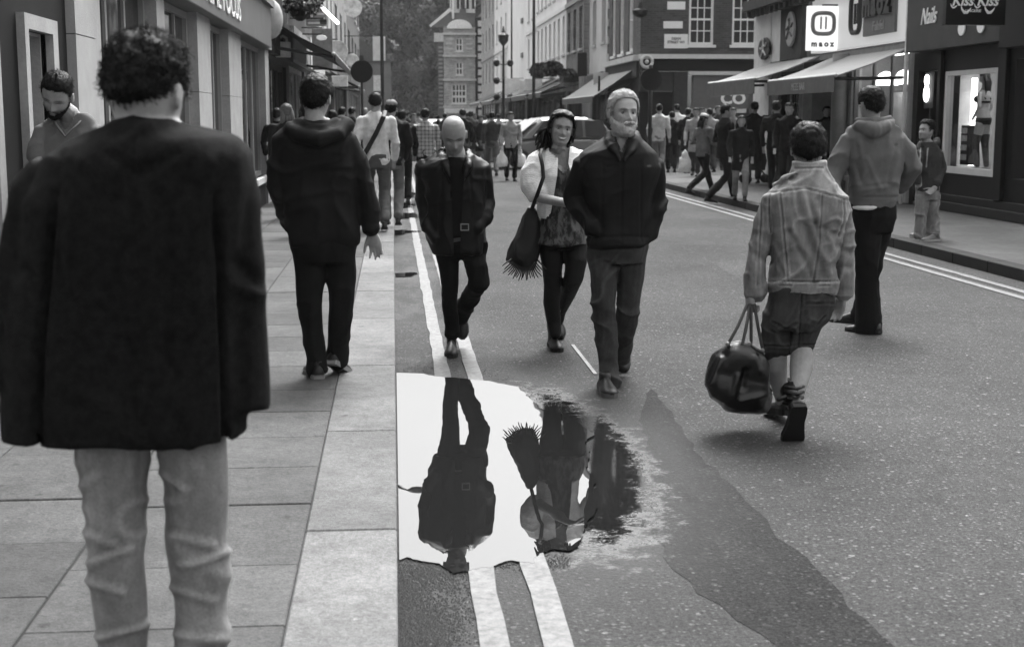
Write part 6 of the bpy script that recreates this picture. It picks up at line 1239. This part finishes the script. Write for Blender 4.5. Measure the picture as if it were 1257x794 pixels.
    # buildings closing the side street, so that the sky does not show low down
    t = thing('building', 'brick terrace along the side street behind the corner shops', 'building', (24, 52, .12)); mb = MB(); mb.box(21.2, 50, 50.3, 60, .12, 12); build('wall', mb, BR, t)
    t = thing('building', 'terrace far down the side street on its right hand side', 'building', (30, 30, .12)); mb = MB(); mb.box(20.2, 50, 24, 33.8, .12, 12); build('wall', mb, BR, t)
# ================================================================ trees, cars
def trees():
    r = np.random.default_rng(3); leaf = M(.085, .85, .45, .6, 0, 5, 'leaf'); bark = M(.05, .9, .3, 3, .4, 20, 'bark')
    defs = [(-6, 178, 26, 7, 'tall dark plane tree left of the street end'), (1.5, 186, 27, 8, 'broad dark plane tree filling the end of the street'), (8, 172, 25, 6, 'dark plane tree behind the turreted house, nearer one'), (15, 190, 25, 8, 'dark plane tree behind the right hand row'), (-13, 190, 22, 8, 'dark tree behind the left hand row')]
    for x, y, H, R, lab in defs:
        t = thing('plane_tree', lab, 'tree', (x, y, 0), 'plane trees at the street end')
        m = MB(); m.tube([A(x, y, -.1), A(x+.2, y, H*.25), A(x, y, H*.6)], [.6, .45, .25], 10)
        for k in range(7): a = r.uniform(0, 6.28); z = H*r.uniform(.15, .5); m.tube([A(x, y, z), A(x+math.cos(a)*R*.35, y+math.sin(a)*R*.35, z+H*.15), A(x+math.cos(a)*R*.7, y+math.sin(a)*R*.7, z+H*.25)], [.22, .14, .05], 6)
        build('trunk', m, bark, t, smooth=True)
        cl = []; 
        for k in range(110): z = r.uniform(.06, 1); rad = R*math.sin(min(1, z*1.1+.30)*math.pi*.9+.15)**.6 if z < 1 else 1; a = r.uniform(0, 6.28); q = rad*math.sqrt(r.uniform(0, 1)); cl.append((x+math.cos(a)*q, y+math.sin(a)*q, H*z, r.uniform(1.1, 2.4)))
        cl = np.array(cl); n = 60000; ci = r.integers(0, len(cl), n); d = r.normal(0, 1, (n, 3)); d /= np.linalg.norm(d, axis=1)[:, None]; c = cl[ci, :3]+d*(cl[ci, 3]*r.uniform(.45, 1, n)**.6)[:, None]
        u = r.normal(0, 1, (n, 3)); u /= np.linalg.norm(u, axis=1)[:, None]; w = np.cross(u, d); w /= np.linalg.norm(w, axis=1)[:, None]+1e-9; s = r.uniform(.14, .32, n)[:, None]
        V = np.stack([c-u*s, c-w*s*.6, c+u*s, c+w*s*.6], 1).reshape(-1, 3); me = bpy.data.meshes.new('crown'); me.vertices.add(n*4); me.vertices.foreach_set('co', (V-A(x, y, 0)).astype(np.float32).ravel())
        me.loops.add(n*4); me.loops.foreach_set('vertex_index', np.arange(n*4, dtype=np.int32)); me.polygons.add(n); me.polygons.foreach_set('loop_start', np.arange(0, n*4, 4, dtype=np.int32)); me.polygons.foreach_set('loop_total', np.full(n, 4, np.int32)); me.update(); me.validate()
        me.materials.append(leaf); o = bpy.data.objects.new('crown', me); COL.objects.link(o); o.parent = t
def car(lab, x, y, ang, v, group='cars standing in the road', van=0):
    t = thing('car', lab, 'car', (x, y, 0), group); c, s = math.cos(ang), math.sin(ang); base = A(x, y, 0)
    T = lambda a, b, z: base+A(a*c-b*s, a*s+b*c, z); h = 1.5+van
    paint = M(v, .25, .08, 3, .03, 100, 'paint', .6)
    xs = [-2.15, -2.1, -1.9, -1.2, -.5, .5, 1.2, 1.7, 2.0, 2.12]; hood = [.62, .72, .84, .92, .95, .97, .97, .96, .9, .6]; wd = [.6, .74, .82, .86, .87, .87, .86, .84, .78, .66]
    m = MB(); m.loft([[T(a, q*w, z) for q, z in ((-.9, .22), (-1, .35), (-1, .6), (-.97, max(.62, hh-.1)), (-.8, hh), (.8, hh), (.97, max(.62, hh-.1)), (1, .6), (1, .35), (.9, .22))] for a, hh, w in zip(xs, hood, wd)]); b = build('body', m, paint, t, smooth=False, bevel=.02)
    m = MB(); m.loft([[T(a, q*w, z) for q, w, z in ((-1, .80, .94), (-1, wt, hh-.08), (-.8, wt, hh), (.8, wt, hh), (1, wt, hh-.08), (1, .80, .94))] for a, hh, wt in ((-1.25, 1.0, .78), (-.55, h-.06, .64), (0, h, .63), (1.0, h-.02, .63), (1.6, h-.25, .66), (1.95, .98, .76))]); cab = build('cabin', m, paint, t, bevel=.015)
    for sd in (-1, 1):
        for a0, a1, b0, b1 in ((-.95, -.15, -.50, -.12), (-.05, .75, -.03, .75), (.85, 1.65, .85, 1.42)):
            m = MB(); q = [T(a0, sd*.822, .99), T(a1, sd*.822, .99), T(b1, sd*.70, h-.13), T(b0, sd*.70, h-.13)]; n_ = A(-s, c, 0)*sd*.02; m.loft([q, [p+n_ for p in q]]); build('side_window', m, GLASS, cab)
    for a0, a1, w0, w1 in ((-1.32, -.66, .70, .58), (2.0, 1.66, .66, .58)):
        m = MB(); o_ = A(c, s, 0)*(-.03 if a0 < 0 else .03); q = [T(a0, -w0, 1.02), T(a0, w0, 1.02), T(a1, w1, h-.14), T(a1, -w1, h-.14)]; q = [p+A(0, 0, .03)+o_ for p in q]; m.loft([q, [p+A(0, 0, .02) for p in q]]); build('windscreen', m, GLASS, cab)
    for a in (-1.35, 1.3):
        for sd in (-1, 1):
            m = MB(); m.loft([[T(a+math.cos(k)*r_, sd*d, .32+math.sin(k)*r_) for k in np.linspace(0, 6.283, 20, endpoint=False)] for d, r_ in ((.66, .30), (.68, .32), (.86, .32), (.885, .29))]); w = build('wheel', m, BLACK, t); m = MB(); m.loft([[T(a+math.cos(k)*.2, sd*d, .32+math.sin(k)*.2) for k in np.linspace(0, 6.283, 12, endpoint=False)] for d in (.88, .90)]); build('hubcap', m, M(.4, .3), w)
    for sd in (-1, 1):
        m = MB(); m.ball(T(-2.06, sd*.62, .66), (.08, .14, .09), 8, 6); build('headlight', m, M(.6, .15), t, smooth=True); m = MB(); m.ball(T(2.08, sd*.66, .8), (.06, .09, .12), 8, 6); build('tail_light', m, M(.15, .2), t, smooth=True)
        m = MB(); m.ball(T(-.85, sd*.95, 1.02), (.08, .10, .06), 8, 6); build('mirror', m, paint, t, smooth=True)
    m = MB(); m.loft([[T(-2.19, q, z) for q, z in ((-.26, .42), (.26, .42), (.26, .53), (-.26, .53))], [T(-2.16, q, z) for q, z in ((-.26, .42), (.26, .42), (.26, .53), (-.26, .53))]]); build('number_plate', m, M(.6), t)
def carrier_bag(lab, p, h=.42):
    o = thing('carrier_bag', lab, 'carrier bag', tuple(p-A(0, 0, h)), 'white carrier bags'); m = MB(); m.loft([ell(p+A(0, 0, z), A(w, 0, 0), A(0, d, 0), 14) for z, w, d in ((-h, .12, .07), (-h*.8, .15, .09), (-h*.45, .13, .06), (-h*.2, .06, .03), (0, .025, .015))]); V, N, Fc = union(m, .015, 1); V, _ = wrinkled(V, N, .015, (20, 20, 8), 3); build('sack', (V, Fc), M(.65, .4, .15, 10), o, smooth=True, fix=False)
def crowd():
    # left pavement and gutter
    man = walker('balding man in a pale denim jacket with a black bag strap across his back', 463, 283, 1.78, -2, .50, .07, .03, .12, seed=1, stride=.25)
    t = thing('cross_body_bag', 'black strap of a bag worn across the pale denim jacket', 'bag', tuple(man[2](0, 0, 1.0))); W_ = man[2]; m = MB()
    m.tube([W_(.12, .0, 1.53), W_(.10, -.12, 1.46), W_(0, -.145, 1.25), W_(-.13, -.14, 1.02), W_(-.20, -.08, .93), W_(-.21, 0, .92)], .032, 8, .3); build('strap', m, BLACK, t); m = MB(); m.loft([ell(W_(-.24, .05, z), A(.05, 0, 0), A(0, .15, 0), 12, 4) for z in (.68, .70, .90, .92)]); build('pouch', m, DARK, t)
    walker('woman in a dark coat and patterned leggings right of the man in the pale jacket', 482, 277, 1.70, 3, .02, .10, .02, .12, seed=2, stride=.25, hat=.2, arm='pocket')
    walker('person in a black jacket between the pale jacket and the checked shirt', 495, 250, 1.72, 0, .012, .015, .015, .0, seed=3, stride=.2)
    walker('man in a checked shirt walking away left of the bald man', 523, 247, 1.75, 4, .34, .02, .012, 0, seed=4, stride=.4, kind='check')
    L = [(352, 20.5, 1.66, .03, .03, .10, 'person with grey-brown hair just left of the hooded man, mostly hidden'), (340, 24, 1.62, .02, .02, .02, 'person in black close to the pale pier'), (376, 17.5, 1.62, .30, .05, .015, 'dark haired person with a pale collar behind the hooded man'), (408, 23, 1.58, .05, .04, .015, 'dark haired person on the right behind the hooded man'), (420, 30, 1.68, .2, .04, .02, 'person in grey walking beyond the pale jacket'), (432, 34, 1.7, .03, .03, .02, 'person in black farther up the left pavement'),
         (448, 44, 1.75, .04, .04, .3, 'bare headed far walker seen left of the lamp post'), (478, 33, 1.72, .3, .05, .02, 'far walker in grey right of the lamp post')]
    for i, (px, Y, H, tp, bt, hr, lab) in enumerate(L): walker(lab, px, 0, H, RNG.uniform(-20, 20), tp, bt, hr, .12, seed=20+i, Y=Y, stride=.2, longhair=i in (0, 2), group='people on the far left pavement')
    tops = ['black', 'dark grey', 'mid grey', 'pale', 'white']; tv = [.015, .05, .14, .35, .6]
    marks = ['between lamp post and checked shirt', 'above the checked shirt', 'left of the bald man\'s head', 'right of the bald man\'s head', 'in front of the white car', 'left of the light vest']
    F_ = [(487, 46, 0, 0), (500, 52, 1, 0), (508, 40, 2, 0), (514, 60, 3, 0), (546, 58, 1, 1), (538, 66, 0, 1), (568, 38, 0, 3), (578, 46, 1, 3), (590, 42, 0, 4), (600, 50, 4, 4), (583, 60, 2, 3), (604, 38, 1, 5), (612, 56, 3, 5), (574, 70, 1, 3), (556, 74, 2, 2)]
    for i, (px, Y, ti, mk) in enumerate(F_): walker('far walker %s in %s clothes%s' % (marks[mk], tops[ti], ', nearest of them' if Y < 41 else ', farthest of them' if Y == 70 else ''), px, 0, RNG.uniform(1.6, 1.82), RNG.choice([0, 180, 160, 20]), tv[ti], RNG.choice([.02, .05, .1]), .015, 0, seed=50+i, Y=Y, stride=RNG.uniform(.2, .5), coat=i % 4 == 0, group='people far down the road')
    v = walker('person in a light vest and dark trousers carrying two white carrier bags', 627, 222, 1.72, 180, .30, .012, .012, 0, seed=70, stride=.12)
    carrier_bag('left hand one of two white carrier bags held by the person in a light vest', v[1][1]-A(0, 0, .12)); carrier_bag('right hand one of two white carrier bags held by the person in a light vest', v[1][0]-A(0, 0, .12))
    # right hand side
    R = [(808, 214, 1.80, 20, .45, .20, .02, .12, dict(), 'man in a pale shirt with his back turned by the black road sign'), (824, 212, 1.62, 10, .012, .03, .02, .12, dict(coat=False), 'stooping person in a black puffy jacket beside the pale shirt'), (830, 205, 1.85, 0, .6, .05, .02, .12, dict(), 'person in white behind the black puffy jacket'), (843, 213, 1.70, 30, .02, .03, .02, .12, dict(coat=True), 'person in a long black coat left of the pale coat'),
         (853, 216, 1.70, 200, .32, .05, .02, .12, dict(coat=True), 'person in a pale coat in the right hand crowd'), (862, 240, 1.66, 60, .12, .02, .03, .0, dict(stride=.5, arm='front', hat=.6, longhair=True, skirt=False), 'woman in a pale hat striding to the right along the kerb'),
         (888, 250, 1.82, 75, .018, .02, .015, .0, dict(stride=.35, arm='front'), 'man in a dark suit at the kerb facing right'), (908, 246, 1.50, 190, .03, .22, .02, .12, dict(longhair=True, coat=True), 'young woman in a dark coat and pale boots facing the camera'),
         (924, 226, 1.80, 10, .015, .02, .02, .12, dict(arm='wave'), 'man in black raising one arm in front of the white wall'), (950, 238, 1.78, 30, .02, .03, .02, .12, dict(), 'man in black in front of the dark shop doorway, left one'), (966, 240, 1.74, 200, .015, .02, .02, .12, dict(longhair=True), 'woman in black in front of the dark shop doorway'), (1012, 228, 1.70, 190, .03, .03, .02, .12, dict(), 'dark figure behind the hoodie near the shop shelves'), (978, 225, 1.72, 0, .02, .02, .02, .12, dict(), 'shadowy figure behind the denim jacket man\'s head'),
         (870, 212, 1.7, 0, .3, .04, .02, .12, dict(), 'person behind the woman in the pale hat'), (880, 209, 1.78, 180, .05, .05, .05, .12, dict(), 'person behind the dark suit, face turned to camera'), (898, 211, 1.72, 170, .16, .03, .02, .12, dict(), 'person half hidden behind the young woman in the dark coat'), (860, 205, 1.75, 180, .12, .05, .02, .12, dict(), 'far person in grey behind the pale coat'), (937, 215, 1.62, 180, .03, .03, .02, .12, dict(longhair=True), 'short woman in black under the farther awning'), (1120, 236, 1.6, 150, .03, .02, .02, .12, dict(longhair=True), 'figure in the dark doorway just left of the man in the zip hoodie')]
    for i, (px, fy, H, fc, tp, bt, hr, z, kw, lab) in enumerate(R): walker(lab, px, fy, H, fc, tp, bt, hr, z=z, seed=90+i, group='people on the right pavement', **({'stride': .25} | kw))
    carrier_bag('white carrier bag beside the long black coat in the right crowd', P(841, 184, 31.5), .5)
    # pushchair
    q = G(928, 226, .12); t = thing('pushchair', 'dark folded pushchair among the legs left of the shop doorway', 'pushchair', tuple(q))
    m = MB(); m.tube([q+A(-.2, 0, 1.0), q+A(-.1, 0, .55), q+A(.2, 0, .2)], .02, 6); m.tube([q+A(.2, .4, 1.0), q+A(.1, .4, .55), q+A(.2, .4, .2)], .02, 6); m.tube([q+A(-.2, 0, 1.0), q+A(.2, .4, 1.0)], .02, 6); build('frame', m, METAL, t); m = MB(); m.loft([ell(q+A(.05, .2, z), A(w, 0, 0), A(0, .2, 0), 12) for z, w in ((.3, .2), (.5, .24), (.8, .18))]); build('seat', m, DARK, t)
    for dx, dy in ((-.2, 0), (.3, 0), (-.2, .4), (.3, .4)): m = MB(); m.loft([[q+A(dx+.1*math.cos(k), dy+d, .11+.1*math.sin(k)) for k in np.linspace(0, 6.283, 14, endpoint=False)] for d in (-.02, .02)]); build('wheel', m, BLACK, t)
# ================================================================ assemble
import time
_t = time.time()
def lap(s):
    global _t
    print('LAP', s, round(time.time()-_t, 1)); _t = time.time()
ground(); lap('ground')
left_side(); right_side(); lap('buildings')
trees(); lap('trees')
car('silver hatchback standing across the road behind the smiling woman', 5.0, 44, 0.25, .14, van=.12)
car('white car waiting in the road left of the person in the light vest', 4.6, 62, .35, .5)
car('pale car facing away beyond the bald man\'s head', 2.1, 68, math.pi/2, .55)
car('dark car parked beyond the silver hatchback on the right', 7.6-1.6, 56, math.pi/2, .06)
lap('cars')
man_near(); man_leaning(); man_hooded(); lap('near people')
man_bald(); woman_main(); shoulder_bag(); man_old(); lap('walking people')
man_denim(); holdall(); man_hoodie(); man_standing(); lap('right people')
crowd(); lap('crowd')
bpy.context.view_layer.update()
hz = MB(); hz.box(-130, 130, -22, 262, -1.4, 31); ho = build('haze', hz, bpy.data.materials.new('haze_air')); hm = ho.data.materials[0]; hm.use_nodes = True; ht = hm.node_tree; ht.nodes.clear()
hv = nd(ht, 'ShaderNodeVolumePrincipled', {'Color': (.9, .9, .9, 1), 'Density': .0003}); hout = nd(ht, 'ShaderNodeOutputMaterial'); ht.links.new(hv.outputs[0], hout.inputs['Volume']); ho['kind'] = 'stuff'
